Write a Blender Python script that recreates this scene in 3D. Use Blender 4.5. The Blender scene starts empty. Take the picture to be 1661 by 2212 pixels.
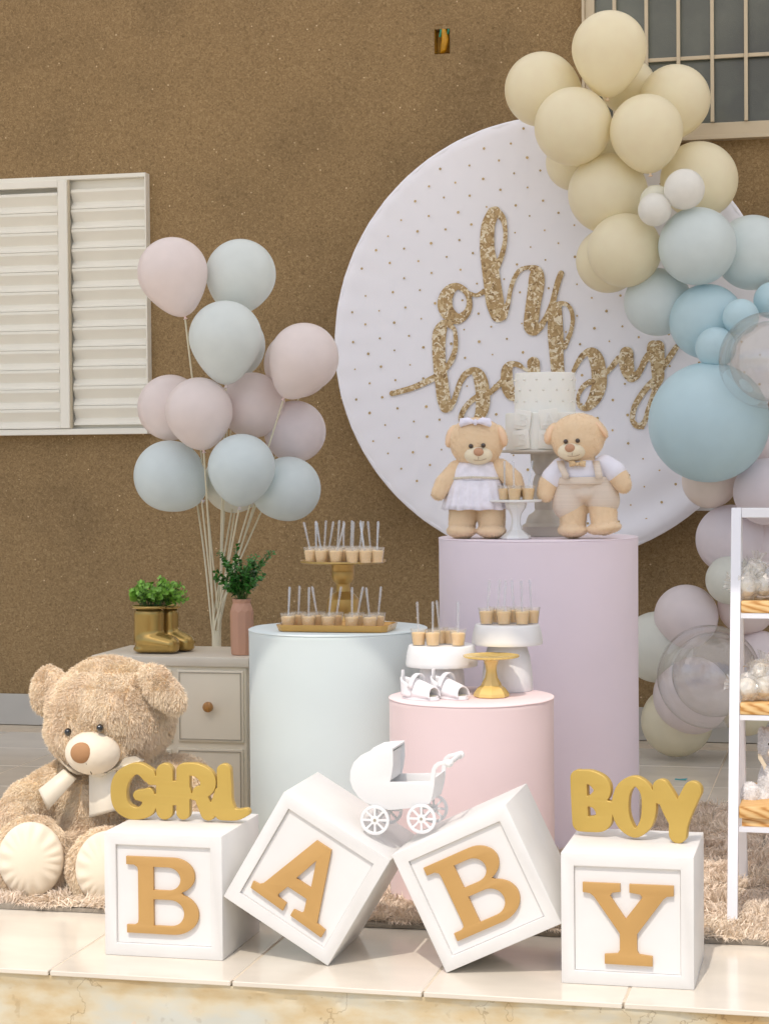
import bpy, bmesh, math, random
import numpy as np
from mathutils import Vector, Matrix, noise

# ------------------------------------------------------------------ camera
# World: X runs along the house wall (right), Y goes towards the wall, Z is up; the porch floor is Z = 0.
F, CX, CY = 4200.0, 830.5, 1106.0
YAW, PITCH, ROLL, EYE = math.radians(13.5), math.atan((CY - 990) / F), math.radians(.49), 1.2
FW = np.array([-math.sin(YAW) * math.cos(PITCH), math.cos(YAW) * math.cos(PITCH), -math.sin(PITCH)])
_r0 = np.array([math.cos(YAW), math.sin(YAW), 0.0]); _u0 = np.cross(_r0, FW)
RT = _r0 * math.cos(ROLL) - _u0 * math.sin(ROLL); UP = np.cross(RT, FW)
EYEP = np.array([0, 0, EYE])
scene = bpy.context.scene
COL = scene.collection
cam = bpy.data.cameras.new('camera'); camo = bpy.data.objects.new('camera', cam); COL.objects.link(camo)
cam.sensor_fit = 'HORIZONTAL'; cam.sensor_width = 36; cam.lens = 36 * F / 1661
cam.clip_start = .05; cam.clip_end = 3000
m3 = Matrix((RT, UP, -FW)).transposed()
camo.matrix_world = Matrix.Translation(Vector(EYEP)) @ m3.to_4x4()
scene.camera = camo
# ------------------------------------------------------------------ light
SUN_EL, SUN_AZ = math.radians(57), math.radians(5.5)
world = bpy.data.worlds.new('World'); scene.world = world; world.use_nodes = True
wn = world.node_tree.nodes; wl = world.node_tree.links
sky = wn.new('ShaderNodeTexSky'); sky.sky_type = 'NISHITA'; sky.sun_disc = False
sky.sun_elevation = SUN_EL; sky.sun_rotation = math.pi + SUN_AZ
sky.air_density = 1.0; sky.dust_density = 2.5; sky.ozone_density = 1.0
wl.new(sky.outputs[0], wn['Background'].inputs[0]); wn['Background'].inputs[1].default_value = .15
sun = bpy.data.lights.new('sun', 'SUN'); sun.energy = 2.0; sun.angle = math.radians(.6); sun.color = (1, .925, .84)
suno = bpy.data.objects.new('sun', sun); COL.objects.link(suno)
sd = Vector((math.sin(SUN_AZ) * math.cos(SUN_EL), math.cos(SUN_AZ) * math.cos(SUN_EL), -math.sin(SUN_EL)))
suno.rotation_euler = sd.to_track_quat('-Z', 'Y').to_euler(); suno.location = (0, -3, 6)
scene.view_settings.view_transform = 'Standard'; scene.view_settings.look = 'None'
scene.view_settings.gamma = 1; scene.view_settings.use_curve_mapping = False
scene.view_settings.exposure = 0.06
scene.cycles.max_bounces = 8; scene.cycles.diffuse_bounces = 4; scene.cycles.transparent_max_bounces = 16
random.seed(7); RNG = np.random.default_rng(7)
PI = math.pi

# ------------------------------------------------------------------ measuring helpers
def ray(px, py): return FW + RT * (px - CX) / F - UP * (py - CY) / F
def at(px, py, Y):
    r = ray(px, py); return Vector(EYEP + r * (Y / r[1]))
def floor_at(px, py, z=0.0):
    r = ray(px, py); return Vector(EYEP + r * ((z - EYE) / r[2]))
def mpp(p): return float((np.array(p) - EYEP) @ FW) / F          # metres per measured unit at a point
def zoomer(x0, y0, w, out=1661.0):
    s = w / out
    return lambda x, y: ((x0 + x * s) / 1.15713, (y0 + y * s) / 1.15713)

# ------------------------------------------------------------------ materials
def lin(c):
    return tuple(((v / 255) / 12.92 if v / 255 <= .04045 else ((v / 255 + .055) / 1.055) ** 2.4) for v in c) + (1,)
MATS = {}
def M(name, rgb=(200, 200, 200), rough=.5, var=.06, vscale=6, bump=0, bscale=120, bdist=.002, metal=0, spec=.5, sss=0, sssr=.02,
      sheen=0, coat=0, island=0, detail=4, stretch=None):
    if name in MATS: return MATS[name]
    m = bpy.data.materials.new(name); m.use_nodes = True; MATS[name] = m
    nt = m.node_tree; n = nt.nodes; l = nt.links; b = n['Principled BSDF']
    c = lin(rgb)
    tc = n.new('ShaderNodeTexCoord'); src = tc.outputs['Object']
    if stretch:
        mp = n.new('ShaderNodeMapping'); mp.inputs['Scale'].default_value = stretch; l.new(src, mp.inputs[0]); src = mp.outputs[0]
    nz = n.new('ShaderNodeTexNoise'); nz.inputs['Scale'].default_value = vscale; nz.inputs['Detail'].default_value = detail
    l.new(src, nz.inputs['Vector'])
    rp = n.new('ShaderNodeValToRGB')
    rp.color_ramp.elements[0].position = .3; rp.color_ramp.elements[1].position = .7
    rp.color_ramp.elements[0].color = tuple(v * (1 - var) for v in c[:3]) + (1,)
    rp.color_ramp.elements[1].color = tuple(min(1, v * (1 + var)) for v in c[:3]) + (1,)
    l.new(nz.outputs[0], rp.inputs[0]); out = rp.outputs[0]
    if island:
        g = n.new('ShaderNodeNewGeometry'); mr = n.new('ShaderNodeMapRange')
        mr.inputs[3].default_value = 1 - island; mr.inputs[4].default_value = 1 + island * .6
        l.new(g.outputs['Random Per Island'], mr.inputs[0])
        mx = n.new('ShaderNodeMix'); mx.data_type = 'RGBA'; mx.blend_type = 'MULTIPLY'; mx.inputs[0].default_value = 1
        l.new(out, mx.inputs[6]); l.new(mr.outputs[0], mx.inputs[7]); out = mx.outputs[2]
    l.new(out, b.inputs['Base Color'])
    b.inputs['Roughness'].default_value = rough; b.inputs['Metallic'].default_value = metal
    b.inputs['Specular IOR Level'].default_value = spec
    if sss: b.inputs['Subsurface Weight'].default_value = sss; b.inputs['Subsurface Radius'].default_value = (sssr, sssr * .7, sssr * .5); b.inputs['Subsurface Scale'].default_value = 1
    if sheen: b.inputs['Sheen Weight'].default_value = sheen; b.inputs['Sheen Roughness'].default_value = .5
    if coat: b.inputs['Coat Weight'].default_value = coat; b.inputs['Coat Roughness'].default_value = .2
    if bump:
        nb = n.new('ShaderNodeTexNoise'); nb.inputs['Scale'].default_value = bscale; nb.inputs['Detail'].default_value = 3
        l.new(src, nb.inputs['Vector'])
        bp = n.new('ShaderNodeBump'); bp.inputs['Strength'].default_value = bump; bp.inputs['Distance'].default_value = bdist
        l.new(nb.outputs[0], bp.inputs['Height']); l.new(bp.outputs[0], b.inputs['Normal'])
    return m

def clear_mat(name, tint=(1, 1, 1), milk=.05, ior=1.35, rough=.03, milk_rgb=(235, 235, 235)):
    """thin clear plastic: mostly see-through, a Fresnel reflection and a little milky diffuse"""
    if name in MATS: return MATS[name]
    m = bpy.data.materials.new(name); m.use_nodes = True; MATS[name] = m
    nt = m.node_tree; n = nt.nodes; l = nt.links; n.remove(n['Principled BSDF']); o = n['Material Output']
    tr = n.new('ShaderNodeBsdfTransparent'); tr.inputs[0].default_value = tint + (1,)
    df = n.new('ShaderNodeBsdfDiffuse'); df.inputs[0].default_value = lin(milk_rgb)
    gl = n.new('ShaderNodeBsdfGlossy'); gl.inputs['Roughness'].default_value = rough
    lw_ = n.new('ShaderNodeLayerWeight'); lw_.inputs[0].default_value = .5          # Schlick-like: same from both sides of the film
    pw = n.new('ShaderNodeMath'); pw.operation = 'POWER'; pw.inputs[1].default_value = 3.6; l.new(lw_.outputs['Facing'], pw.inputs[0])
    f0 = ((ior - 1) / (ior + 1)) ** 2; fr = n.new('ShaderNodeMapRange'); fr.inputs[3].default_value = f0 * 2.2; fr.inputs[4].default_value = .75; l.new(pw.outputs[0], fr.inputs[0])
    nz = n.new('ShaderNodeTexNoise'); nz.inputs['Scale'].default_value = 14
    mr = n.new('ShaderNodeMapRange'); mr.inputs[3].default_value = milk * .6; mr.inputs[4].default_value = milk * 1.4
    l.new(nz.outputs[0], mr.inputs[0])
    a = n.new('ShaderNodeMixShader'); l.new(mr.outputs[0], a.inputs[0]); l.new(tr.outputs[0], a.inputs[1]); l.new(df.outputs[0], a.inputs[2])
    b = n.new('ShaderNodeMixShader'); l.new(fr.outputs[0], b.inputs[0]); l.new(a.outputs[0], b.inputs[1]); l.new(gl.outputs[0], b.inputs[2])
    l.new(b.outputs[0], o.inputs[0]); return m

def ramp_nodes(n, l, src, stops):
    rp = n.new('ShaderNodeValToRGB'); e = rp.color_ramp.elements
    while len(e) < len(stops): e.new(.5)
    for k, (p, c) in zip(e, stops): k.position = p; k.color = lin(c) if max(c) > 1.01 else tuple(c) + (1,)
    l.new(src, rp.inputs[0]); return rp.outputs[0]

def wall_material():
    m = bpy.data.materials.new('grainy brown wall plaster'); m.use_nodes = True
    n = m.node_tree.nodes; l = m.node_tree.links; b = n['Principled BSDF']
    tc = n.new('ShaderNodeTexCoord'); o = tc.outputs['Object']
    v = n.new('ShaderNodeTexNoise'); v.inputs['Scale'].default_value = 75; v.inputs['Detail'].default_value = 9; v.inputs['Roughness'].default_value = .85; v.inputs['Distortion'].default_value = 1.2
    l.new(o, v.inputs['Vector'])
    c1 = ramp_nodes(n, l, v.outputs[0], [(.34, (108, 85, 55)), (.46, (148, 121, 82)), (.54, (164, 136, 95)), (.66, (198, 171, 128))])
    w = n.new('ShaderNodeTexVoronoi'); w.inputs['Scale'].default_value = 95; l.new(o, w.inputs['Vector'])
    sp = n.new('ShaderNodeMath'); sp.operation = 'GREATER_THAN'; sp.inputs[1].default_value = .993
    sx = n.new('ShaderNodeSeparateColor'); l.new(w.outputs['Color'], sx.inputs[0]); l.new(sx.outputs[0], sp.inputs[0])
    near = n.new('ShaderNodeMath'); near.operation = 'LESS_THAN'; near.inputs[1].default_value = .33; l.new(w.outputs['Distance'], near.inputs[0])
    an = n.new('ShaderNodeMath'); an.operation = 'MULTIPLY'; l.new(sp.outputs[0], an.inputs[0]); l.new(near.outputs[0], an.inputs[1])
    mx = n.new('ShaderNodeMix'); mx.data_type = 'RGBA'; l.new(an.outputs[0], mx.inputs[0]); l.new(c1, mx.inputs[6]); mx.inputs[7].default_value = lin((226, 200, 160))
    g = n.new('ShaderNodeTexNoise'); g.inputs['Scale'].default_value = 1.6; g.inputs['Detail'].default_value = 7; g.inputs['Roughness'].default_value = .62; l.new(o, g.inputs['Vector'])
    gr = ramp_nodes(n, l, g.outputs[0], [(.3, (.72, .72, .72)), (.5, (.91, .91, .91)), (.7, (1.0, 1.0, 1.0))])
    m2 = n.new('ShaderNodeMix'); m2.data_type = 'RGBA'; m2.blend_type = 'MULTIPLY'; m2.inputs[0].default_value = 1
    l.new(mx.outputs[2], m2.inputs[6]); l.new(gr, m2.inputs[7]); l.new(m2.outputs[2], b.inputs['Base Color'])
    b.inputs['Roughness'].default_value = .85
    bp = n.new('ShaderNodeBump'); bp.inputs['Strength'].default_value = .45; bp.inputs['Distance'].default_value = .006
    l.new(v.outputs[0], bp.inputs['Height']); l.new(bp.outputs[0], b.inputs['Normal'])
    return m

def peeling_material():
    m = bpy.data.materials.new('peeling cream paint on concrete'); m.use_nodes = True
    n = m.node_tree.nodes; l = m.node_tree.links; b = n['Principled BSDF']
    tc = n.new('ShaderNodeTexCoord'); o = tc.outputs['Object']
    a = n.new('ShaderNodeTexNoise'); a.inputs['Scale'].default_value = 5.5; a.inputs['Detail'].default_value = 5; a.inputs['Roughness'].default_value = .5; mpp_ = n.new('ShaderNodeMapping'); mpp_.inputs['Scale'].default_value = (1, 1, 2.2); l.new(o, mpp_.inputs[0]); l.new(mpp_.outputs[0], a.inputs['Vector'])
    c1 = ramp_nodes(n, l, a.outputs[0], [(.32, (196, 166, 118)), (.44, (207, 188, 150)), (.53, (212, 202, 176)), (.66, (204, 204, 192))])
    d = n.new('ShaderNodeTexNoise'); d.inputs['Scale'].default_value = 22; d.inputs['Detail'].default_value = 6; l.new(o, d.inputs['Vector'])
    v = n.new('ShaderNodeTexVoronoi'); v.feature = 'DISTANCE_TO_EDGE'; v.inputs['Scale'].default_value = 2.6
    ad = n.new('ShaderNodeMix'); ad.data_type = 'RGBA'; ad.inputs[0].default_value = .22; l.new(o, ad.inputs[6]); l.new(d.outputs['Color'], ad.inputs[7]); l.new(ad.outputs[2], v.inputs['Vector'])
    cr = ramp_nodes(n, l, v.outputs[0], [(.0, (.35, .26, .17)), (.012, (1, 1, 1))])
    chip = ramp_nodes(n, l, d.outputs[0], [(.30, (.45, .33, .22)), (.345, (1, 1, 1))])
    m1 = n.new('ShaderNodeMix'); m1.data_type = 'RGBA'; m1.blend_type = 'MULTIPLY'; m1.inputs[0].default_value = .5; l.new(c1, m1.inputs[6]); l.new(cr, m1.inputs[7])
    m2 = n.new('ShaderNodeMix'); m2.data_type = 'RGBA'; m2.blend_type = 'MULTIPLY'; m2.inputs[0].default_value = .22; l.new(m1.outputs[2], m2.inputs[6]); l.new(chip, m2.inputs[7])
    l.new(m2.outputs[2], b.inputs['Base Color']); b.inputs['Roughness'].default_value = .8
    bp = n.new('ShaderNodeBump'); bp.inputs['Strength'].default_value = .3; bp.inputs['Distance'].default_value = .004
    l.new(m2.outputs[2], bp.inputs['Height']); l.new(bp.outputs[0], b.inputs['Normal'])
    return m

def foil_material():
    """gold foil print: angular chips of light and dark gold"""
    m = bpy.data.materials.new('gold chip print'); m.use_nodes = True
    n = m.node_tree.nodes; l = m.node_tree.links; b = n['Principled BSDF']
    tc = n.new('ShaderNodeTexCoord'); o = tc.outputs['Object']
    d = n.new('ShaderNodeTexNoise'); d.inputs['Scale'].default_value = 30; l.new(o, d.inputs['Vector'])
    ad = n.new('ShaderNodeMix'); ad.data_type = 'RGBA'; ad.inputs[0].default_value = .06; l.new(o, ad.inputs[6]); l.new(d.outputs['Color'], ad.inputs[7])
    v = n.new('ShaderNodeTexVoronoi'); v.inputs['Scale'].default_value = 105; l.new(ad.outputs[2], v.inputs['Vector'])
    sx = n.new('ShaderNodeSeparateColor'); l.new(v.outputs['Color'], sx.inputs[0])
    c = ramp_nodes(n, l, sx.outputs[0], [(.0, (136, 106, 64)), (.12, (176, 144, 96)), (.55, (190, 160, 114)), (.72, (216, 194, 152)), (.93, (240, 228, 204))])
    l.new(c, b.inputs['Base Color']); b.inputs['Roughness'].default_value = .5
    return m

def fill_roof_material():
    """unseen roof sheet, made translucent so scattered daylight brightens the porch shade"""
    m = bpy.data.materials.new('added translucent roof sheet'); m.use_nodes = True
    n = m.node_tree.nodes; l = m.node_tree.links; n.remove(n['Principled BSDF'])
    tc = n.new('ShaderNodeTexCoord'); z = n.new('ShaderNodeTexNoise'); z.inputs['Scale'].default_value = 1.5; l.new(tc.outputs['Object'], z.inputs['Vector'])
    c = ramp_nodes(n, l, z.outputs[0], [(.3, (244, 240, 232)), (.7, (250, 247, 240))])
    t = n.new('ShaderNodeBsdfTranslucent'); d = n.new('ShaderNodeBsdfDiffuse'); l.new(c, t.inputs[0]); l.new(c, d.inputs[0])
    x = n.new('ShaderNodeMixShader'); x.inputs[0].default_value = .08; l.new(t.outputs[0], x.inputs[1]); l.new(d.outputs[0], x.inputs[2]); l.new(x.outputs[0], n['Material Output'].inputs[0])
    return m

def glass_material():
    m = bpy.data.materials.new('patterned glass with dark room tone'); m.use_nodes = True
    n = m.node_tree.nodes; l = m.node_tree.links; b = n['Principled BSDF']
    tc = n.new('ShaderNodeTexCoord'); o = tc.outputs['Object']
    a = n.new('ShaderNodeTexNoise'); a.inputs['Scale'].default_value = 260; a.inputs['Detail'].default_value = 2; l.new(o, a.inputs['Vector'])
    c = n.new('ShaderNodeTexNoise'); c.inputs['Scale'].default_value = 2.2; c.inputs['Detail'].default_value = 5; l.new(o, c.inputs['Vector'])
    l.new(ramp_nodes(n, l, c.outputs[0], [(.35, (66, 68, 58)), (.65, (104, 108, 94))]), b.inputs['Base Color'])  # opaque pane; darkness of the unlit room is put into its colour
    b.inputs['Roughness'].default_value = .24; b.inputs['Specular IOR Level'].default_value = 1.0
    bp = n.new('ShaderNodeBump'); bp.inputs['Strength'].default_value = .35; bp.inputs['Distance'].default_value = .002
    l.new(a.outputs[0], bp.inputs['Height']); l.new(bp.outputs[0], b.inputs['Normal'])
    return m

def pine_material():
    m = bpy.data.materials.new('pine wood'); m.use_nodes = True
    n = m.node_tree.nodes; l = m.node_tree.links; b = n['Principled BSDF']
    tc = n.new('ShaderNodeTexCoord'); mp = n.new('ShaderNodeMapping'); mp.inputs['Scale'].default_value = (1.2, 9, 14); mp.inputs['Rotation'].default_value = (.2, .1, .55)
    l.new(tc.outputs['Object'], mp.inputs[0])
    w = n.new('ShaderNodeTexWave'); w.inputs['Scale'].default_value = 6; w.inputs['Distortion'].default_value = 3.5; w.inputs['Detail'].default_value = 3; l.new(mp.outputs[0], w.inputs['Vector'])
    l.new(ramp_nodes(n, l, w.outputs[0], [(.0, (190, 134, 70)), (.35, (222, 176, 112)), (1, (234, 198, 140))]), b.inputs['Base Color'])
    b.inputs['Roughness'].default_value = .5
    return m

# ------------------------------------------------------------------ building helpers
def thing(name, label, cat, loc=(0, 0, 0), rotz=0, group=None):
    o = bpy.data.objects.new(name, None); COL.objects.link(o); o.empty_display_size = .05
    o.location = loc; o.rotation_euler = (0, 0, rotz); tag(o, label, cat, group); return o
def tag(o, label, cat, group=None):
    o['label'] = label; o['category'] = cat
    if group: o['group'] = group
    return o
def link(name, me, mat, parent=None, loc=None, kind=None):
    o = bpy.data.objects.new(name, me); COL.objects.link(o)
    if mat is not None and not me.materials: me.materials.append(mat)
    if parent is not None: o.parent = parent
    if loc is not None: o.location = loc
    if kind: o['kind'] = kind
    return o
def shade(me, angle=40):
    me.polygons.foreach_set('use_smooth', [True] * len(me.polygons)); me.set_sharp_from_angle(angle=math.radians(angle)); me.update(); return me
def mesh_from(name, vs, fs, smooth=None):
    me = bpy.data.meshes.new(name); me.from_pydata([tuple(v) for v in vs], [], fs); me.update()
    if smooth: shade(me, smooth)
    return me
class MB:
    def __init__(s): s.v = []; s.f = []
    def add(s, vs, fs):
        k = len(s.v); s.v += [tuple(v) for v in vs]; s.f += [[i + k for i in f] for f in fs]; return s
    def box(s, a, b):
        x0, y0, z0 = a; x1, y1, z1 = b
        return s.add([(x0, y0, z0), (x1, y0, z0), (x1, y1, z0), (x0, y1, z0), (x0, y0, z1), (x1, y0, z1), (x1, y1, z1), (x0, y1, z1)],
                     [[3, 2, 1, 0], [4, 5, 6, 7], [0, 1, 5, 4], [1, 2, 6, 5], [2, 3, 7, 6], [3, 0, 4, 7]])
    def lathe(s, prof, n=32, cap=True, wav=None, ex=1, ey=1, c=(0, 0, 0)):
        """prof: (radius, z) from bottom to top"""
        vs = []
        for j, (r, z) in enumerate(prof):
            for i in range(n):
                a = 2 * PI * i / n; q = r * (wav(a, j) if wav else 1)
                vs.append((c[0] + q * math.cos(a) * ex, c[1] + q * math.sin(a) * ey, c[2] + z))
        fs = [[j * n + i, j * n + (i + 1) % n, (j + 1) * n + (i + 1) % n, (j + 1) * n + i] for j in range(len(prof) - 1) for i in range(n)]
        if cap: fs.append([i for i in range(n)][::-1]); fs.append([(len(prof) - 1) * n + i for i in range(n)])
        return s.add(vs, fs)
    def tube(s, pts, r, n=8, cap=True):
        pts = [Vector(p) for p in pts]; m = len(pts); rs = r if isinstance(r, (list, tuple)) else [r] * m
        vs = []; prev = None
        for k, p in enumerate(pts):
            t = (pts[min(k + 1, m - 1)] - pts[max(k - 1, 0)]).normalized()
            if prev is None:
                a = Vector((0, 0, 1)) if abs(t.z) < .9 else Vector((1, 0, 0)); u = t.cross(a).normalized()
            else: u = (prev - t * prev.dot(t)).normalized()
            prev = u; w = t.cross(u)
            for i in range(n):
                g = 2 * PI * i / n; vs.append(p + (u * math.cos(g) + w * math.sin(g)) * rs[k])
        fs = [[j * n + i, j * n + (i + 1) % n, (j + 1) * n + (i + 1) % n, (j + 1) * n + i] for j in range(m - 1) for i in range(n)]
        if cap: fs.append([i for i in range(n)][::-1]); fs.append([(m - 1) * n + i for i in range(n)])
        return s.add(vs, fs)
    def ball(s, c, r, n=12, m=8, ax=None):
        vs = []; fs = []
        rr = r if isinstance(r, (list, tuple)) else (r, r, r)
        for j in range(m + 1):
            t = PI * j / m
            for i in range(n):
                a = 2 * PI * i / n
                q = Vector((rr[0] * math.sin(t) * math.cos(a), rr[1] * math.sin(t) * math.sin(a), rr[2] * math.cos(t)))
                if ax is not None: q = ax @ q
                vs.append(Vector(c) + q)
        for j in range(m):
            for i in range(n): fs.append([j * n + i, (j + 1) * n + i, (j + 1) * n + (i + 1) % n, j * n + (i + 1) % n])
        return s.add(vs, fs)
    def mesh(s, name, smooth=None, bevel=0, seg=2):
        me = bpy.data.meshes.new(name); me.from_pydata(s.v, [], s.f); me.update()
        bm = bmesh.new(); bm.from_mesh(me)
        bmesh.ops.remove_doubles(bm, verts=bm.verts, dist=1e-6)
        bmesh.ops.dissolve_degenerate(bm, dist=1e-7, edges=bm.edges)
        bmesh.ops.recalc_face_normals(bm, faces=bm.faces)
        if bevel:
            es = [e for e in bm.edges if len(e.link_faces) == 2 and e.calc_face_angle(0) > .6]
            bmesh.ops.bevel(bm, geom=es, offset=bevel, segments=seg, affect='EDGES', profile=.5, clamp_overlap=True)
        bm.to_mesh(me); bm.free()
        if smooth: shade(me, smooth)
        return me
    def build(s, name, mat, parent=None, smooth=None, bevel=0, loc=None, kind=None, seg=2):
        return link(name, s.mesh(name, smooth, bevel, seg), mat, parent, loc, kind)

def baked(ob):
    dg = bpy.context.evaluated_depsgraph_get(); dg.update()
    me = bpy.data.meshes.new_from_object(ob.evaluated_get(dg)); return me
def solid(name, loops, depth, bevel=0.0, res=1):
    """flat outline(s) with holes -> solid of the given depth; outline lies in local XZ, front face towards -Y at y = 0"""
    cu = bpy.data.curves.new(name, 'CURVE'); cu.dimensions = '2D'; cu.fill_mode = 'BOTH'
    for lp in loops:
        sp = cu.splines.new('POLY'); sp.points.add(len(lp) - 1)
        for q, (x, y) in zip(sp.points, lp): q.co = (x, y, 0, 1)
        sp.use_cyclic_u = True
    cu.extrude = depth / 2 - bevel; cu.bevel_depth = bevel; cu.bevel_resolution = res; cu.offset = -bevel
    o = bpy.data.objects.new(name, cu); COL.objects.link(o)
    me = baked(o); bpy.data.objects.remove(o); bpy.data.curves.remove(cu)
    n = len(me.vertices); co = np.zeros(n * 3); me.vertices.foreach_get('co', co); co = co.reshape(-1, 3)
    out = np.stack([co[:, 0], -co[:, 2] + depth / 2, co[:, 1]], 1)
    me.vertices.foreach_set('co', out.ravel()); me.update()
    bm = bmesh.new(); bm.from_mesh(me); bmesh.ops.remove_doubles(bm, verts=bm.verts, dist=1e-6); bmesh.ops.recalc_face_normals(bm, faces=bm.faces); bm.to_mesh(me); bm.free()
    me.materials.clear(); shade(me, 35); return me

def catmull(pts, k=6, closed=False):
    P = [np.array(p, float) for p in pts]; n = len(P); out = []
    rng = range(n if closed else n - 1)
    for i in rng:
        if closed: a, b, c, d = P[(i - 1) % n], P[i], P[(i + 1) % n], P[(i + 2) % n]
        else: a, b, c, d = P[max(i - 1, 0)], P[i], P[min(i + 1, n - 1)], P[min(i + 2, n - 1)]
        for t in np.arange(k) / k:
            out.append(.5 * (2 * b + (c - a) * t + (2 * a - 5 * b + 4 * c - d) * t * t + (3 * b - a - 3 * c + d) * t ** 3))
    if not closed: out.append(P[-1])
    return out
def stroke_field(strokes, step):
    """distance field of round strokes (x, y, width); returns outlines of their union"""
    segs = []
    for s in strokes:
        for a, b in zip(s[:-1], s[1:]): segs.append((*a, *b))
    S = np.array(segs); pad = S[:, [2, 5]].max()
    x0 = min(S[:, 0].min(), S[:, 3].min()) - pad; x1 = max(S[:, 0].max(), S[:, 3].max()) + pad
    y0 = min(S[:, 1].min(), S[:, 4].min()) - pad; y1 = max(S[:, 1].max(), S[:, 4].max()) + pad
    xs = np.arange(x0, x1, step); ys = np.arange(y0, y1, step)
    GX, GY = np.meshgrid(xs, ys); D = np.full(GX.shape, 1e3)
    for ax, ay, aw, bx, by, bw in segs:
        dx, dy = bx - ax, by - ay; L = dx * dx + dy * dy + 1e-12; R = max(aw, bw) / 2 + 3 * step
        i0 = max(int((min(ax, bx) - R - x0) / step), 0); i1 = int((max(ax, bx) + R - x0) / step) + 2
        j0 = max(int((min(ay, by) - R - y0) / step), 0); j1 = int((max(ay, by) + R - y0) / step) + 2
        gx, gy = GX[j0:j1, i0:i1], GY[j0:j1, i0:i1]
        t = np.clip(((gx - ax) * dx + (gy - ay) * dy) / L, 0, 1)
        d = np.hypot(gx - ax - t * dx, gy - ay - t * dy) - (aw + (bw - aw) * t) / 2
        D[j0:j1, i0:i1] = np.minimum(D[j0:j1, i0:i1], d)
    return outlines(D, xs, ys)
def outlines(D, xs, ys):
    ins = D < 0
    mixed = ins[:-1, :-1].astype(int) + ins[1:, :-1] + ins[:-1, 1:] + ins[1:, 1:]
    nxt = {}; pos = {}
    def ept(j, i, k):        # k 0: edge (j,i)-(j,i+1), 1: edge (j,i)-(j+1,i)
        key = (j, i, k)
        if key not in pos:
            a = D[j, i]; b = D[j, i + 1] if k == 0 else D[j + 1, i]; t = a / (a - b)
            pos[key] = (xs[i] + t * (xs[1] - xs[0]), ys[j]) if k == 0 else (xs[i], ys[j] + t * (ys[1] - ys[0]))
        return key
    adj = {}
    for j, i in zip(*np.where((mixed > 0) & (mixed < 4))):
        c = [ins[j, i], ins[j, i + 1], ins[j + 1, i + 1], ins[j + 1, i]]
        e = [(j, i, 0), (j, i + 1, 1), (j + 1, i, 0), (j, i, 1)]
        cr = [e[k] for k in range(4) if c[k] != c[(k + 1) % 4]]
        prs = [(cr[0], cr[1])] if len(cr) == 2 else ([(e[0], e[3]), (e[1], e[2])] if c[0] else [(e[0], e[1]), (e[2], e[3])])
        for a, b in prs:
            ept(*a); ept(*b); adj.setdefault(a, []).append(b); adj.setdefault(b, []).append(a)
    loops = []; seen = set()
    for st in adj:
        if st in seen: continue
        lp = [st]; seen.add(st); cur = st
        while True:
            q = [b for b in adj[cur] if b not in seen]
            if not q: break
            cur = q[0]; seen.add(cur); lp.append(cur)
        if len(lp) > 8: loops.append([pos[k] for k in lp])
    return loops

def remeshed(name, balls, voxel, smooth=6):
    """balls: (centre, 3x3 axes matrix) ellipsoids grown together into one continuous skin"""
    bm = bmesh.new()
    for c, A in balls:
        mat = Matrix.Translation(Vector(c)) @ A.to_4x4()
        bmesh.ops.create_icosphere(bm, subdivisions=3, radius=1, matrix=mat)
    me = bpy.data.meshes.new(name); bm.to_mesh(me); bm.free()
    o = bpy.data.objects.new(name, me); COL.objects.link(o)
    r = o.modifiers.new('r', 'REMESH'); r.mode = 'VOXEL'; r.voxel_size = voxel
    s = o.modifiers.new('s', 'SMOOTH'); s.factor = .5; s.iterations = smooth
    out = baked(o); bpy.data.objects.remove(o); bpy.data.meshes.remove(me)
    out.polygons.foreach_set('use_smooth', [True] * len(out.polygons)); return out
CAMM = Matrix((RT, UP, FW)).transposed()            # columns: right, up, away
def ell(px, py, Y, rx, ry, rd, ang=0, o=(0, 0, 0)):
    """ellipsoid by measured centre and radii (rd in metres), relative to o"""
    c = at(px, py, Y); s = mpp(c)
    R = Matrix.Rotation(math.radians(ang), 3, 'Z')
    return (c - Vector(o), CAMM @ R @ Matrix.Diagonal((rx * s, ry * s, rd)))
def limb(pts, n=7, o=(0, 0, 0)):
    """pts: (px, py, Y, r) chain of round ellipsoids"""
    out = []
    for a, b in zip(pts[:-1], pts[1:]):
        for t in np.linspace(0, 1, n):
            q = [a[k] + (b[k] - a[k]) * t for k in range(4)]
            c = at(q[0], q[1], q[2]); out.append(ell(q[0], q[1], q[2], q[3], q[3], q[3] * mpp(c), 0, o))
    return out
def tri_arrays(me):
    me.calc_loop_triangles(); n = len(me.vertices); co = np.zeros(n * 3); me.vertices.foreach_get('co', co); co = co.reshape(-1, 3)
    t = np.zeros(len(me.loop_triangles) * 3, int); me.loop_triangles.foreach_get('vertices', t); return co, t.reshape(-1, 3)
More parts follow.
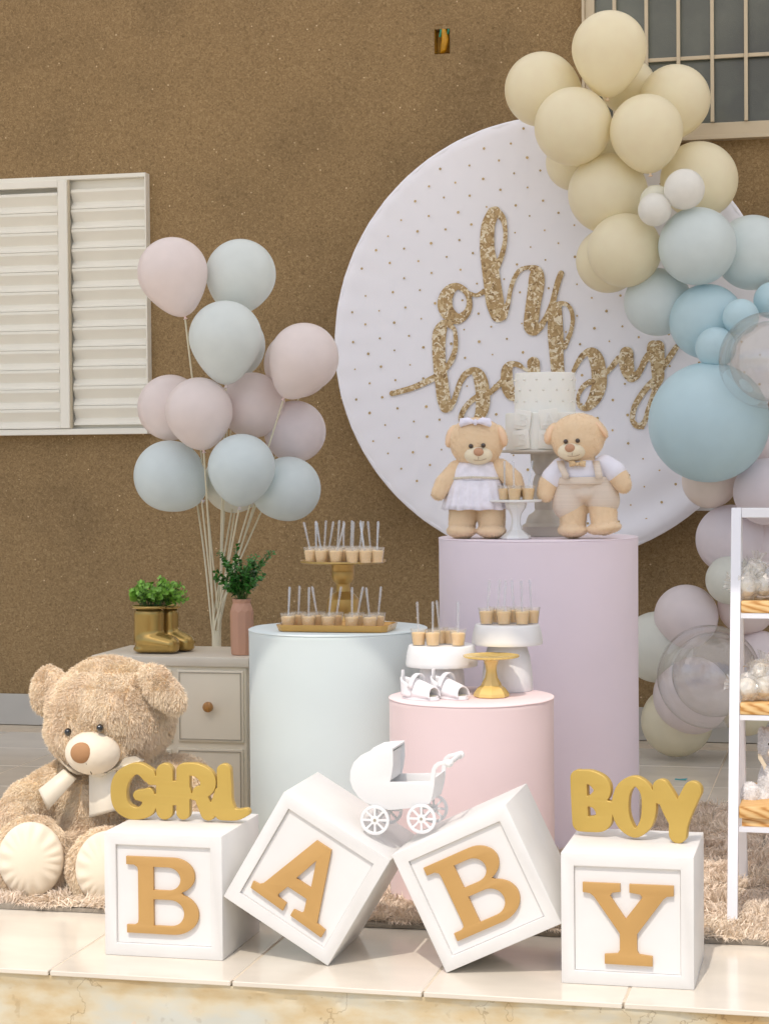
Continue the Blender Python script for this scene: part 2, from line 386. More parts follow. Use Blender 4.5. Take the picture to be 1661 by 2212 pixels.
def blades(name, P, N, length, width, rng, lean=.6, comb=(0, 0, -.5), clump=0.0, lv=.35):
    """thin curved hair blades standing on points P with normals N, one mesh"""
    n = len(P); d = N + lean * rng.normal(size=(n, 3)) * .6 + np.array(comb) * lean
    if clump:
        q = np.floor(P / clump).astype(int); h = (q[:, 0] * 73856093 ^ q[:, 1] * 19349663 ^ q[:, 2] * 83492791) % 4096
        d += np.random.default_rng(3).normal(size=(4096, 3))[h] * lean * .8
    d /= np.linalg.norm(d, axis=1)[:, None] + 1e-9
    dn = (d * N).sum(1); d += N * np.clip(.12 - dn, 0, 2)[:, None]; d /= np.linalg.norm(d, axis=1)[:, None]
    L = length * (1 - lv + 2 * lv * rng.random(n))[:, None]
    s = np.cross(d, rng.normal(size=(n, 3))); s /= np.linalg.norm(s, axis=1)[:, None] + 1e-9
    W = width * (.7 + .6 * rng.random(n))[:, None] * s
    mid = P + d * L * .5 + N * L * .06; tip = P + d * L + np.array([0, 0, -1]) * L * .18 + rng.normal(size=(n, 3)) * L * .06
    V = np.empty((n, 5, 3)); V[:, 0] = P - W * .5; V[:, 1] = P + W * .5; V[:, 2] = mid + W * .45; V[:, 3] = mid - W * .45; V[:, 4] = tip
    me = bpy.data.meshes.new(name); me.vertices.add(n * 5); me.vertices.foreach_set('co', V.ravel())
    k = np.arange(n)[:, None] * 5; lo = np.concatenate([k + [0, 1, 2, 3], k + [3, 2, 4]], 1).ravel()
    me.loops.add(n * 7); me.loops.foreach_set('vertex_index', lo.astype(np.int32))
    st = np.stack([np.arange(n) * 7, np.arange(n) * 7 + 4], 1).ravel()
    me.polygons.add(n * 2); me.polygons.foreach_set('loop_start', st.astype(np.int32))
    me.update(calc_edges=True); me.validate(); return me
def scatter(me, n, rng):
    co, t = tri_arrays(me); a, b, c = co[t[:, 0]], co[t[:, 1]], co[t[:, 2]]; cr = np.cross(b - a, c - a); ar = np.linalg.norm(cr, axis=1)
    i = rng.choice(len(t), n, p=ar / ar.sum()); u, v = rng.random(n), rng.random(n); f = u + v > 1; u[f] = 1 - u[f]; v[f] = 1 - v[f]
    return a[i] + (b[i] - a[i]) * u[:, None] + (c[i] - a[i]) * v[:, None], cr[i] / (ar[i][:, None] + 1e-12)
def copy_thing(root, loc, rotz=0, label=None, group=None):
    r = root.copy(); COL.objects.link(r); r.location = loc; r.rotation_euler = (0, 0, rotz)
    if label: r['label'] = label
    if group: r['group'] = group
    for ch in root.children:
        c = ch.copy(); COL.objects.link(c); c.parent = r
        for g in ch.children:
            d = g.copy(); COL.objects.link(d); d.parent = c
    return r
ORD = ['first', 'second', 'third', 'fourth', 'fifth', 'sixth', 'seventh', 'eighth']
# ================================================================== setting
WALL_Y, EAVE_Z = 8.2, 3.5
EAVE_Y = 5.74 - EAVE_Z / math.tan(SUN_EL)
white_metal = M('cream white window steel', (242, 238, 226), .42, .03, 3)
m_ground = M('yard concrete', (206, 196, 178), .85, .08, 3, .3, 60)
g = MB(); S = 1500; g.add([(-S, -S, -.46), (S, -S, -.46), (S, S, -.46), (-S, S, -.46)], [[0, 1, 2, 3]])
go = g.build('ground', m_ground); go['kind'] = 'structure'

# porch platform with its tiled top
m_peel = peeling_material()
pl = MB().box((-9, 4.25, -.47), (6, 8.45, -.002)).build('porch_platform', M('grout', (212, 198, 176), .9, .08, 20)); pl['kind'] = 'structure'
nx, nz = 420, 34; vs = []
for j in range(nz + 1):
    for i in range(nx + 1):
        x = -3.2 + 4.4 * i / nx; z = -.47 + (.47 - .013) * (j / nz)
        p = Vector((x * 9, z * 14, 1.3)); d = noise.fractal(p, 1, 2, 5) * .004
        lip = .006 * max(0, noise.noise(Vector((x * 3.1, 5, 0)))) if z > -.05 else 0
        if z > -.032 - .01 * noise.noise(Vector((x * 2.3, 1, 0))): d += .006
        vs.append((x, 4.247 - d - lip, z))
fs = [[j * (nx + 1) + i, j * (nx + 1) + i + 1, (j + 1) * (nx + 1) + i + 1, (j + 1) * (nx + 1) + i] for j in range(nz) for i in range(nx)]
link('step_riser', mesh_from('step_riser', vs, fs, 30), m_peel, pl)
m_tile = M('polished cream floor tile', (225, 216, 200), .14, .07, 3.5, 0, spec=.5, detail=7, stretch=(1, 2.2, 1))
def tile_mesh(d):
    b = MB().box((-.2225, -d / 2 + .0025, -.012), (.2225, d / 2 - .0025, 0)); return b.mesh('tile', 30, .0018, 1)
t0, t1 = tile_mesh(.6), tile_mesh(.45)
for i in range(-9, 5):
    for j in range(8):
        y = 4.53 if j == 0 else 5.055 + .45 * (j - 1)
        link('floor_tile', t0 if j == 0 else t1, m_tile, pl, (-.488 - .225 + .45 * i + .45, y, random.uniform(-.0006, 0)))

# house: wall, roof, skirting, two windows and the open wiring box
house = thing('house', 'house front with grainy brown plaster wall, louvred shutter window and barred window', 'house', (-2, WALL_Y, 0))
H0 = Vector((-2, WALL_Y, 0)); m_wall = wall_material()
bx0, bx1, bz0, bz1 = -1.731, -1.664, 2.930, 3.056
w = MB()
for a, b in (((-9, 0), (bx0, EAVE_Z)), ((bx1, 0), (6, EAVE_Z)), ((bx0, 0), (bx1, bz0)), ((bx0, bz1), (bx1, EAVE_Z))):
    w.box((a[0] + 2, 0, a[1] - .02), (b[0] + 2, .22, b[1]))
w.build('wall', m_wall, house)
MB().add([(-7, EAVE_Y - WALL_Y, EAVE_Z), (8, EAVE_Y - WALL_Y, EAVE_Z), (8, .3, EAVE_Z + .06), (-7, .3, EAVE_Z + .06)], [[0, 1, 2, 3]]).build('roof', fill_roof_material(), house)  # out of view; translucency added to fill the shade below with light
MB().box((-7, EAVE_Y - WALL_Y - .02, EAVE_Z - .02), (8, EAVE_Y - WALL_Y - .001, EAVE_Z + .15)).build('fascia', M('white gutter', (226, 222, 212), .5, .04), house)
sk = MB().box((0, -.014, 0), (.446, -.001, .14)).mesh('sk', 30, .002, 1)
for i in range(-5, 10): link('skirting_tile', sk, M('pale grey skirting tile', (196, 192, 184), .3, .06, 4), house, (.45 * i, 0, .001))
# louvred shutter window on the left
zt, zb, xr = 2.474, 1.322, -3.03
fr = MB()
fr.box((-1.4 + xr + 2, -.05, zt - .018), (xr + 2, .004, zt)).box((-1.4 + xr + 2, -.065, zb - .004), (xr + 2, .004, zb + .022))
fr.box((xr + 2 - .006, -.0495, zb + .022), (xr + 2, .004, zt - .018)); fr.box((-1.4 + xr + 2, -.012, zb + .022), (xr + 2 - .006, .003, zt - .018))
lw = fr.build('louvred_window', white_metal, house, bevel=.002)
s0 = at(127, 650, 8.13).x + 2; s1 = at(147, 650, 8.13).x + 2
MB().box((s0, -.072, zb + .024), (s1, -.044, zt - .02)).build('meeting_stile', white_metal, lw, bevel=.004)
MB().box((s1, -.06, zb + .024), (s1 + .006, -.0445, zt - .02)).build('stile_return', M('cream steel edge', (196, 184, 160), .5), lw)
MB().box((-1.4 + xr + 2, -.071, zt - .052), (s0, -.045, zt - .0185)).build('panel_top_rail', white_metal, lw, bevel=.003)
pit = (zt - .05 - zb - .03) / 12.2
def slat(x0, x1, yo):
    prof = [(-.024, 0), (-.030, -.05), (-.030, -.16), (-.004, -.62), (-.005, -.66), (-.026, -.88), (-.027, -.985), (-.016, -.998), (.0, -.998), (.0, 0)]
    v = [(x, yo + y, z * pit) for x in (x0, x1) for y, z in prof]; n = len(prof)
    f = [[i, (i + 1) % n, n + (i + 1) % n, n + i] for i in range(n)] + [list(range(n))[::-1], list(range(n, 2 * n))]
    return MB().add(v, f).mesh('slat')
sa, sb = slat(s1 + .008, xr + 2 - .007, -.014), slat(-1.4 + xr + 2, s0 - .001, -.042)
for k in range(12):
    link('slat', sa, white_metal, lw, (0, 0, zt - .06 - k * pit)); link('slat', sb, white_metal, lw, (0, 0, zt - .074 - k * pit))
# barred window top right
wx, wz = -1.092 + 2, 2.505; m_al = M('anodised cream aluminium', (206, 190, 162), .38, .03, 4, metal=.15)
f2 = MB(); f2.box((wx, -.05, wz), (wx + 1.5, .003, wz + .018)).box((wx + .012, -.035, wz + .0185), (wx + 1.5, .003, wz + .07))
f2.box((wx, -.0495, wz + .0185), (wx + .012, .003, 3.45)).box((wx + .0125, -.036, wz + .0705), (wx + .052, .003, 3.45))
bw = f2.build('barred_window', m_al, house, bevel=.002)
MB().box((wx + .0525, -.012, wz + .0708), (wx + 1.48, -.004, 3.44)).build('glass_pane', glass_material(), bw)
for k in range(9):
    px = (1327, 1396, 1465, 1538, 1611)[k] if k < 5 else 1611 + 73 * (k - 4)
    x = at(px, 60, 8.15).x + 2
    MB().box((x - .0075, -.055, wz + .0702), (x + .0075, -.042, 3.45)).build('grille_bar', m_al, bw, bevel=.002)
zb2 = at(1461, 124, 8.14).z
MB().box((wx + .0526, -.0415, zb2 - .008), (wx + 1.48, -.032, zb2 + .008)).build('grille_crossbar', m_al, bw, bevel=.002)
# wiring box
eb = MB(); x0, x1, z0, z1 = bx0 + 2.002, bx1 + 1.998, bz0 + .002, bz1 - .002
eb.add([(x0, -.002, z0), (x1, -.002, z0), (x1, -.002, z1), (x0, -.002, z1), (x0, .055, z0), (x1, .055, z0), (x1, .055, z1), (x0, .055, z1)],
       [[4, 5, 6, 7], [0, 1, 5, 4], [1, 2, 6, 5], [2, 3, 7, 6], [3, 0, 4, 7]])
ebo = eb.build('wiring_box', M('yellow box plastic', (196, 150, 50), .5, .2, 30), house)
pb = MB()
pb.tube([(x0 + .02, .03, z0 + .0), (x0 + .035, .012, z0 + .02), (x0 + .044, .008, z0 + .06), (x0 + .038, .01, z0 + .1), (x0 + .03, .02, z1)], [.006, .014, .016, .012, .008], 10)
pb.build('conduit', M('yellow corrugated conduit', (190, 138, 20), .4, .2, 40), ebo, 40)
for q, xx in enumerate((x0 + .022, x0 + .056)):
    MB().tube([(xx, .012, z1 - .002), (xx + .004, .004, z1 - .025), (xx - .002, .01, z1 - .05 + .012 * q)], .005, 8).build('wire', M('green wire', (40, 140, 110), .4), ebo, 40)

# shaggy rug
rug = thing('shag_rug', 'long shaggy beige pink rug spread under the plinths and teddy bear', 'rug', (-1.1, 5.72, 0))
RX0, RX1, RY0, RY1 = -1.75, 1.9, -.92, .92
n = 90; vs = []
for j in range(31):
    for i in range(n + 1):
        x = RX0 + (RX1 - RX0) * i / n; y = RY0 + (RY1 - RY0) * j / 30
        if j == 0: y += .012 * noise.noise(Vector((x * 4, 0, 0))) - .004
        z = .014 + .005 * noise.noise(Vector((x * 3, y * 3, 0)))
        if j == 0: z = .006 + .006 * (1 + noise.noise(Vector((x * 5, 3, 0))))
        vs.append((x, y, z))
top = len(vs); vs += [(a, b, .001) for a, b, c in vs]
fs = [[j * (n + 1) + i, j * (n + 1) + i + 1, (j + 1) * (n + 1) + i + 1, (j + 1) * (n + 1) + i] for j in range(30) for i in range(n)]
fs += [[i + 1, i, top + i, top + i + 1] for i in range(n)]
fs += [[j * (n + 1), (j + 1) * (n + 1), top + (j + 1) * (n + 1), top + j * (n + 1)] for j in range(30)]
bk = mesh_from('backing', vs, fs); link('backing', bk, M('grey woven rug backing', (150, 140, 126), .9, .2, 60, .5, 200), rug)
N = 330000; rng = np.random.default_rng(11)
u = rng.random(N); v = rng.random(N) ** 1.25
P = np.stack([RX0 + (RX1 - RX0) * u, RY0 + .006 + (RY1 - RY0 - .01) * v, np.full(N, .013)], 1)
Nn = np.zeros((N, 3)); Nn[:, 2] = 1
pile = blades('pile', P, Nn, .032, .0024, rng, 1.25, (.3, -.45, 0), .06)
m_pile = M('shaggy rug pile', (249, 228, 207), .75, .12, 3, island=.15, spec=.2)
link('pile', pile, m_pile, rug, kind='stuff')

# scrap of teal plastic on the floor
c = floor_at(1470, 1686); s = mpp(c)
sc = MB().add([(-.022, 0, .001), (.02, -.004, .001), (.024, .012, .004), (.0, .006, .0015), (-.02, .008, .003), (-.022, 0, .003), (.02, -.004, .003), (.024, .012, .006), (.0, .006, .0035), (-.02, .008, .005)],
            [[0, 1, 2, 3, 4], [9, 8, 7, 6, 5], [0, 5, 6, 1], [1, 6, 7, 2], [2, 7, 8, 3], [3, 8, 9, 4], [4, 9, 5, 0]])
tag(sc.build('plastic_scrap', M('teal plastic', (60, 160, 170), .4), loc=c), 'tiny teal plastic scrap lying on the shaded floor behind BOY', 'scrap')

# ================================================================== backdrop disc
BD_Y, BR = 7.95, .919
bc = Vector((-1.202, BD_Y, 1.682))
bd = thing('round_backdrop', 'round white fabric backdrop with gold dots and oh baby lettering', 'backdrop', bc)
n = 160; rings = 40; vs = [(0, 0, 0)]; fs = []
for j in range(1, rings + 1):
    for i in range(n):
        a = 2 * PI * i / n; r = BR * j / rings; x, z = r * math.cos(a), r * math.sin(a)
        y = .0015 * noise.noise(Vector((x * 3, z * 3, 2)))
        e = (j / rings) ** 6
        y += e * .004 * math.sin(a * 46 + 2 * noise.noise(Vector((a * 3, 0, 0))))
        low = max(0, math.cos(a + 1.05)) ** 6 * (j / rings) ** 3
        y -= low * .016 * math.sin(j * .75 + 2 * math.sin(a * 2))
        if j == rings: y += .012
        vs.append((x, y, z))
for i in range(n): fs.append([0, 1 + (i + 1) % n, 1 + i])
for j in range(rings - 1):
    for i in range(n): fs.append([1 + j * n + i, 1 + j * n + (i + 1) % n, 1 + (j + 1) * n + (i + 1) % n, 1 + (j + 1) * n + i])
link('fabric', mesh_from('fabric', vs, fs, 80), M('white lycra cover', (246, 245, 252), .75, .02, 2, .2, 9, .004), bd)
rim = MB(); rim.tube([((BR - .011) * math.cos(a), .016, (BR - .011) * math.sin(a)) for a in np.linspace(0, 2 * PI, 97)], .012, 10, False); rim.build('hoop', M('white lycra cover'), bd, 60)
ft = MB()
for sx in (-.12, .16): ft.box((sx - .015, .03, -1.68), (sx + .015, .055, -.70)); ft.box((sx - .0155, -.12, -1.6815), (sx + .0155, .2, -1.66))
ft.build('stand_leg', M('white stand steel', (230, 230, 230), .4), bd)
cbar = at(1528, 1099, 7.97) - bc
MB().box((cbar.x - .25, .056, cbar.z - .009), (cbar.x + .12, .07, cbar.z + .009)).build('cross_bar', M('white stand steel'), bd)
# lettering
foil = foil_material()
zA, zB, zC, zD = zoomer(960, 500, 500), zoomer(960, 760, 300), zoomer(1200, 780, 300), zoomer(1420, 780, 300)
strokes_px = [
 (zA, .2601, True, [(610,715,55),(685,765,50),(710,850,48),(685,935,62),(610,985,88),(530,935,118),(505,845,124),(540,755,98)]),
 (zA, .2601, False, [(715,775,34),(770,788,32),(835,755,48)]),
 (zA, .2601, False, [(905,105,100),(866,200,112),(856,300,118),(858,420,125),(880,560,140),(900,700,145),(922,850,150),(948,950,125)]),
 (zA, .2601, False, [(925,90,80),(985,150,52),(1005,240,36),(1003,340,36),(985,430,42),(955,510,50),(925,570,62)]),
 (zA, .2601, False, [(985,960,75),(1028,855,40),(1050,740,36),(1085,640,36),(1130,580,38),(1200,558,36),(1262,585,84),(1267,640,128),(1262,720,135),(1240,850,125),(1225,970,125),(1218,1050,115),(1245,1080,85),(1295,1050,60),(1335,990,45),(1372,910,42),(1402,840,48),(1422,760,50),(1446,670,50),(1470,608,50)]),
 (zA, .2601, False, [(1420,890,70),(1460,860,45),(1510,862,36),(1550,905,34),(1566,980,34),(1560,1050,34),(1545,1110,34),(1520,1170,36),(1500,1220,38)]),
 (zA, .2601, False, [(1430,890,90),(1420,960,120),(1422,1050,126),(1425,1120,128),(1430,1210,126)]),
 (zC, .156, False, [(1040,200,212),(1040,300,212),(1052,500,200),(1065,700,186),(1080,860,182),(1095,1000,180)]),
 (zC, .156, False, [(1235,320,62),(1180,430,60),(1130,510,70)]),
 (zB, .156, False, [(112,1235,76),(230,1205,76),(400,1155,80),(550,1090,85),(690,1020,90),(760,990,90)]),
 (zB, .156, False, [(820,280,130),(768,400,190),(757,600,185),(766,800,180),(780,950,185),(800,1100,185),(825,1300,190),(852,1420,165)]),
 (zB, .156, False, [(890,270,90),(965,340,58),(990,450,60),(987,600,68),(952,730,78),(900,830,80),(835,905,85)]),
 (zB, .156, False, [(905,1425,110),(968,1330,78),(1010,1200,75),(1060,1070,80),(1130,970,90),(1225,920,95),(1295,960,150),(1335,1050,190),(1360,1180,196),(1370,1320,200),(1362,1420,190),(1335,1520,160),(1270,1610,90),(1180,1660,75),(1090,1640,75),(1065,1570,75),(1090,1490,75),(1140,1410,75),(1200,1345,75),(1290,1280,80)]),
 (zB, .156, False, [(1440,1240,80),(1500,1195,76),(1590,1110,80),(1680,1020,80)]),
 (zC, .156, False, [(600,775,40),(545,735,70),(480,715,75),(410,735,110),(372,800,150),(370,900,170),(380,1020,175),(412,1110,168),(450,1180,100),(530,1180,80),(640,1060,90),(700,900,110)]),
 (zC, .156, False, [(560,750,40),(650,800,50),(700,790,80)]),
 (zC, .156, False, [(738,705,175),(742,780,172),(760,900,160)]),
 (zD, .156, False, [(75,815,58),(130,705,70),(200,605,85),(285,545,100),(350,580,170),(395,670,205),(418,780,205),(430,900,212),(425,1020,205),(385,1150,190),(320,1260,150),(240,1325,90),(165,1305,60),(135,1220,50),(155,1120,60),(212,1030,72),(300,965,80)]),
 (zD, .156, False, [(510,850,70),(600,760,76),(695,640,82)]),
 (zD, .156, False, [(808,572,190),(806,650,200),(812,740,200),(832,830,175),(872,905,130),(950,870,105),(1010,780,82),(1055,680,90),(1110,600,100)]),
 (zD, .156, False, [(1180,475,170),(1185,540,190),(1215,640,190)]), (zD, .156, False, [(1245,475,170),(1240,540,185),(1238,680,188),(1240,800,180),(1245,900,165),(1225,980,125),(1190,1060,80)]),
 (zD, .156, False, [(1190,950,95),(1120,1010,88),(1050,1095,85),(980,1195,84),(922,1300,80),(892,1420,75),(895,1500,75),(935,1562,80),(1010,1570,90),(1065,1500,70),(1100,1360,60),(1150,1200,55),(1210,1050,80)]),
 (zD, .156, False, [(1270,810,95),(1340,720,82),(1420,600,85),(1500,480,75)]),
]
TXY = BD_Y - .006; strokes = []
for zf, sc_, closed, pts in strokes_px:
    q = []
    for p in catmull(pts, 6, closed):
        c = at(*zf(p[0], p[1]), TXY); q.append((c.x, c.z, p[2] * sc_ * mpp(c)))
    if closed: q.append(q[0])
    strokes.append(q)
lps = stroke_field(strokes, .0025)
lps = [[(x - bc.x, z - bc.z) for x, z in lp] for lp in lps]
lt = link('lettering', solid('lettering', lps, .003), foil, bd, (0, -.009, 0))
dots = MB(); ta = lambda x, y: at(x, y, BD_Y)
o0 = ta(784, 578); ua = ta(784 + 59.5, 578 - 7.5) - o0; ub = ta(784 + 31.4, 578 + 27.6) - o0; rnd = random.Random(5)
for a in range(-30, 31):
    for b in range(-40, 41):
        p = o0 + ua * a + ub * b - bc + Vector((rnd.uniform(-.006, .006), 0, rnd.uniform(-.006, .006)))
        if math.hypot(p.x, p.z) > BR - .03: continue
        if rnd.random() < .04: continue
        r = rnd.uniform(.0038, .0066); k = 9
        dots.add([(p.x + r * math.cos(2 * PI * t / k) * rnd.uniform(.85, 1), -.006, p.z + r * math.sin(2 * PI * t / k) * rnd.uniform(.85, 1)) for t in range(k)], [list(range(k))])
dots.build('gold_dots', M('gold dot print', (196, 168, 118), .45, .2, 30, island=.2), bd, kind='stuff')
# ================================================================== plinths
def plinth(name, label, px, py, Y, rpx, rgb, seed):
    c = at(px, py, Y); r = rpx * mpp(c); h = c.z
    t = thing(name, label, 'plinth', (c.x, c.y, .0))
    mat = M(name + ' ' + str(seed) + ' fabric', rgb, .8, .03, 2.5, .35, 5.5, .006, sheen=.15)
    prof = [(r * 1.0, .016), (r * .998, .03), (r * .996, h * .3), (r * .995, h * .6), (r * .996, h - .03), (r * .998, h - .012), (r * .997, h - .005), (r * .985, h - .0012)]
    pr = []
    for (a, b), (d, e) in zip(prof[:-1], prof[1:]):
        for k in range(6): pr.append((a + (d - a) * k / 6, b + (e - b) * k / 6))
    pr.append(prof[-1])
    def wav(a, j):
        f = j / len(pr)
        return 1 + .0022 * noise.noise(Vector((math.cos(a) * 2, math.sin(a) * 2, j * .1 + seed))) + (.003 * noise.noise(Vector((math.cos(a) * 7, math.sin(a) * 7, seed * 3))) if f > .9 else 0)
    MB().lathe(pr, 96, False, wav).build('fabric_cover', mat, t, 50)
    tp = [(r * .9905, h - .0045), (r * .991, h - .0005), (r * .985, h + .0008), (r * .6, h), (.001, h)]
    MB().lathe(tp, 96, False).build('fabric_top', mat, t, 50)
    MB().tube([((r * .9925) * math.cos(a), (r * .9925) * math.sin(a), h - .0015 + .0012 * noise.noise(Vector((math.cos(a) * 3, math.sin(a) * 3, seed)))) for a in np.linspace(0, 2 * PI, 97)], .0026, 8, False).build('edge_seam', mat, t, 60)
    return c, r, h
cB, rB, hB = plinth('cylinder_plinth', 'pale blue fabric covered cylinder plinth beside the dresser', 730, 1357, 5.48, 193, (217, 227, 225), 1)
cP, rP, hP = plinth('cylinder_plinth', 'low pink fabric covered cylinder plinth behind the baby carriage', 1018, 1505, 5.18, 178, (240, 216, 214), 2)
cV, rV, hV = plinth('cylinder_plinth', 'tall lilac pink fabric covered cylinder plinth carrying the cake', 1162, 1160, 6.05, 215, (243, 229, 237), 3)

# ================================================================== dresser
d0, d1 = at(196, 1414, 5.62), at(537, 1427, 5.62); DH = .598
dr = thing('dresser', 'grey beige dresser with wooden knobs standing behind the big teddy bear', 'dresser', ((d0.x + d1.x) / 2, 5.62, 0))
hw = (d1.x - d0.x) / 2; m_dr = M('grey beige painted wood', (238, 228, 206), .45, .03, 5)
ox = -(d0.x + d1.x) / 2
MB().box((-hw + .012, .012, .075), (hw - .012, .32, DH - .0305)).build('carcass', m_dr, dr, bevel=.002)
MB().box((-hw, 0, DH - .03), (hw, .335, DH)).build('top', M('grey dresser top', (216, 206, 188), .35, .04, 4), dr, 30, .004)
for sx in (-1, 1):
    for y in (.03, .29): MB().box((sx * (hw - .03) - .015, y - .015, 0), (sx * (hw - .03) + .015, y + .015, .0755)).build('leg', m_dr, dr, bevel=.003)
def drw(px0, px1, py0, py1):
    a, b = at(px0, py0, 5.625), at(px1, py1, 5.625); x0, x1, z1, z0 = a.x + ox, b.x + ox, a.z, b.z
    m = MB().box((x0, .002, z0), (x1, .013, z1)); i = .006
    dd = m.build('drawer', m_dr, dr, bevel=.0015)
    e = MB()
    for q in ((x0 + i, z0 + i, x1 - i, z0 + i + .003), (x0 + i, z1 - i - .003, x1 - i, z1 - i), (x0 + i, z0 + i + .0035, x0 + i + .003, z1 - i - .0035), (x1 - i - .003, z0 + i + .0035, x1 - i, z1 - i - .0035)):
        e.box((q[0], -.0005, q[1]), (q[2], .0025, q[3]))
    e.build('beading', M('painted bead shade', (176, 166, 148), .5), dd)  # shade along the routed line is put into this darker paint
    kx, kz = (x0 + x1) / 2 - (.0 if px0 > 300 else 0), (z0 + z1) / 2
    pr = [(.006, 0), (.007, .008), (.013, .014), (.0165, .02), (.0155, .027), (.009, .031), (.001, .032)]
    kk = MB().lathe(pr, 20); kk.v = [(kx + x, .002 - z, kz + y) for x, y, z in kk.v]
    kk.build('knob', M('striped pine knob', (176, 126, 66), .4, .25, 40, stretch=(6, 1, 1)), dd, 40)
for x0, x1 in ((383, 527), (226, 372)):
    for y0, y1 in ((1447, 1605), (1616, 1774)): drw(x0, x1, y0, y1)

# ================================================================== letter blocks
K = .3
m_box = M('white painted mdf', (228, 226, 222), .45, .035, 9, .15, 70, .0012); m_gold = M('matte ochre gold paint', (194, 152, 90), .45, .05, 6, .1, 150, .001)
def arc(cx, cy, rx, ry, a0, a1, n=14): return [(cx + rx * math.cos(math.radians(a0 + (a1 - a0) * k / n)), cy + ry * math.sin(math.radians(a0 + (a1 - a0) * k / n))) for k in range(n + 1)]
L_B = [[(.19, .19)] + arc(.585, .335, .185, .145, -90, 68, 16) + arc(.585, .642, .215, .168, -66, 90, 18) + [(.19, .81), (.19, .745), (.255, .744), (.285, .725), (.29, .70), (.29, .30), (.285, .275), (.255, .256), (.19, .255)],
       [(.42, .268)] + arc(.545, .362, .105, .094, -90, 90, 14) + [(.42, .456)], [(.42, .53)] + arc(.56, .637, .118, .107, -90, 90, 14) + [(.42, .744)]]
L_A = [[(.42, .19), (.56, .19), (.755, .755), (.84, .765), (.84, .835), (.54, .822), (.54, .765), (.605, .755), (.618, .735), (.588, .635), (.408, .635), (.372, .735), (.385, .75), (.465, .755), (.47, .825), (.155, .812), (.147, .755), (.20, .748), (.225, .725)],
       [(.5, .33), (.432, .54), (.572, .54)]]
L_Y = [[(.166, .222), (.45, .222), (.45, .283), (.39, .292), (.373, .315), (.49, .487), (.615, .32), (.60, .297), (.518, .285), (.518, .222), (.85, .222), (.85, .30), (.80, .305), (.775, .325), (.575, .60), (.575, .725), (.592, .752), (.69, .762), (.69, .838), (.33, .834), (.33, .762), (.428, .752), (.445, .725), (.445, .60), (.25, .325), (.22, .302), (.166, .295)]]
def block(label, letter, x, z, ang, y=4.40):
    """x, z: lower front corner that rests; ang: turn in the wall plane, anticlockwise seen from the front; pivot is the lower left (or lower right) corner"""
    t = thing('letter_block', label, 'block', (x, y, z), 0, 'white BABY letter blocks'); t.rotation_euler = (0, -math.radians(ang), 0)
    sgn = 0 if ang >= 0 else -K
    bm = MB(); b, q = .1 * K, .012
    o = sgn
    O = [(o, 0, 0), (o + K, 0, 0), (o + K, 0, K), (o, 0, K)]; I = [(o + b, 0, b), (o + K - b, 0, b), (o + K - b, 0, K - b), (o + b, 0, K - b)]
    R = [(x_, q, z_) for x_, _, z_ in I]; B = [(x_, K, z_) for x_, _, z_ in O]
    bm.add(O + I + R + B, [[i, (i + 1) % 4, 4 + (i + 1) % 4, 4 + i] for i in range(4)] + [[4 + i, 4 + (i + 1) % 4, 8 + (i + 1) % 4, 8 + i] for i in range(4)] + [[8, 9, 10, 11]] +
           [[i, 12 + i, 12 + (i + 1) % 4, (i + 1) % 4] for i in range(4)] + [[15, 14, 13, 12]])
    bm.build('box', m_box, t, 30, .0022)
    MB().box((o + b + .001, q - .0035, b + .001), (o + K - b - .001, q - .0008, K - b - .001)).build('panel', M('white painted panel', (232, 230, 227), .42, .02, 9), t)
    lp = [[(o + u * K, K - v * K) for u, v in l] for l in letter]
    link('letter', solid('letter', lp, .010, .0008), m_gold, t, (0, q - .0034 - .010, 0))
    return t
block('upright white block with gold letter B, under the GIRL sign', L_B, -1.763, 0, 0)
block('upright white block with gold letter Y, under the BOY sign', L_Y, -.644, 0, 0, 4.37)
block('white block with gold letter A, tipped on its corner', L_A, -1.205, .0, -30.9, 4.405)
block('white block with gold letter B, tipped on its corner beside Y', L_B, -.918, .0, 25.4, 4.40)

# bubble letter signs
def sign(name, label, zf, sc_, groups, depth, loc, rot, Y):
    strokes = []; c0 = Vector(loc)
    for closed, pts in groups:
        q = []
        for p in catmull(pts, 6, closed):
            c = at(*zf(p[0], p[1]), Y); q.append(((c.x - c0.x) / math.cos(rot), c.z, p[2] * sc_ * mpp(c)))
        if closed: q.append(q[0])
        strokes.append(q)
    lp = stroke_field(strokes, .0012); zmin = min(z for l in lp for _, z in l)
    lp = [[(x, z - zmin) for x, z in l] for l in lp]
    o = link(name, solid(name, lp, depth, .002, 2), M('gold painted bubble letters', (198, 166, 84), .4, .06, 5, .1, 120, .001, metal=.25)); o.location = loc; o.rotation_euler = (0, 0, rot); tag(o, label, 'sign'); return o
z8 = zoomer(0, 1600, 640); s8 = 640 / 1661 / 1.15713
girl = [(False, [(962,893,95),(905,852,78),(845,860,82),(785,920,110),(768,1000,112),(782,1080,108),(832,1128,92),(900,1140,80),(958,1105,100),(965,1040,95),(925,1025,82),(895,1022,70)]),
        (False, [(985,1050,60),(970,1000,50),(940,1015,70)]),
        (False, [(1066,872,116),(1066,1000,116),(1066,1122,116)]), (False, [(1186,862,92),(1186,1000,92),(1186,1135,92)]),
        (False, [(1190,855,84),(1270,858,86),(1338,905,108),(1345,965,104),(1300,1015,76),(1255,1030,50)]), (False, [(1290,1005,90),(1322,1080,95),(1348,1135,104)]),
        (False, [(1385,1090,50),(1420,1000,60)]),
        (False, [(1450,865,96),(1454,960,98),(1456,1060,104),(1470,1125,118)]), (False, [(1440,1130,112),(1530,1148,76),(1592,1132,54)]), (False, [(1090,1008,160),(1165,1008,160)]), (False, [(975,925,60),(1040,925,60)]), (False, [(980,1060,90),(1040,1060,90)])]
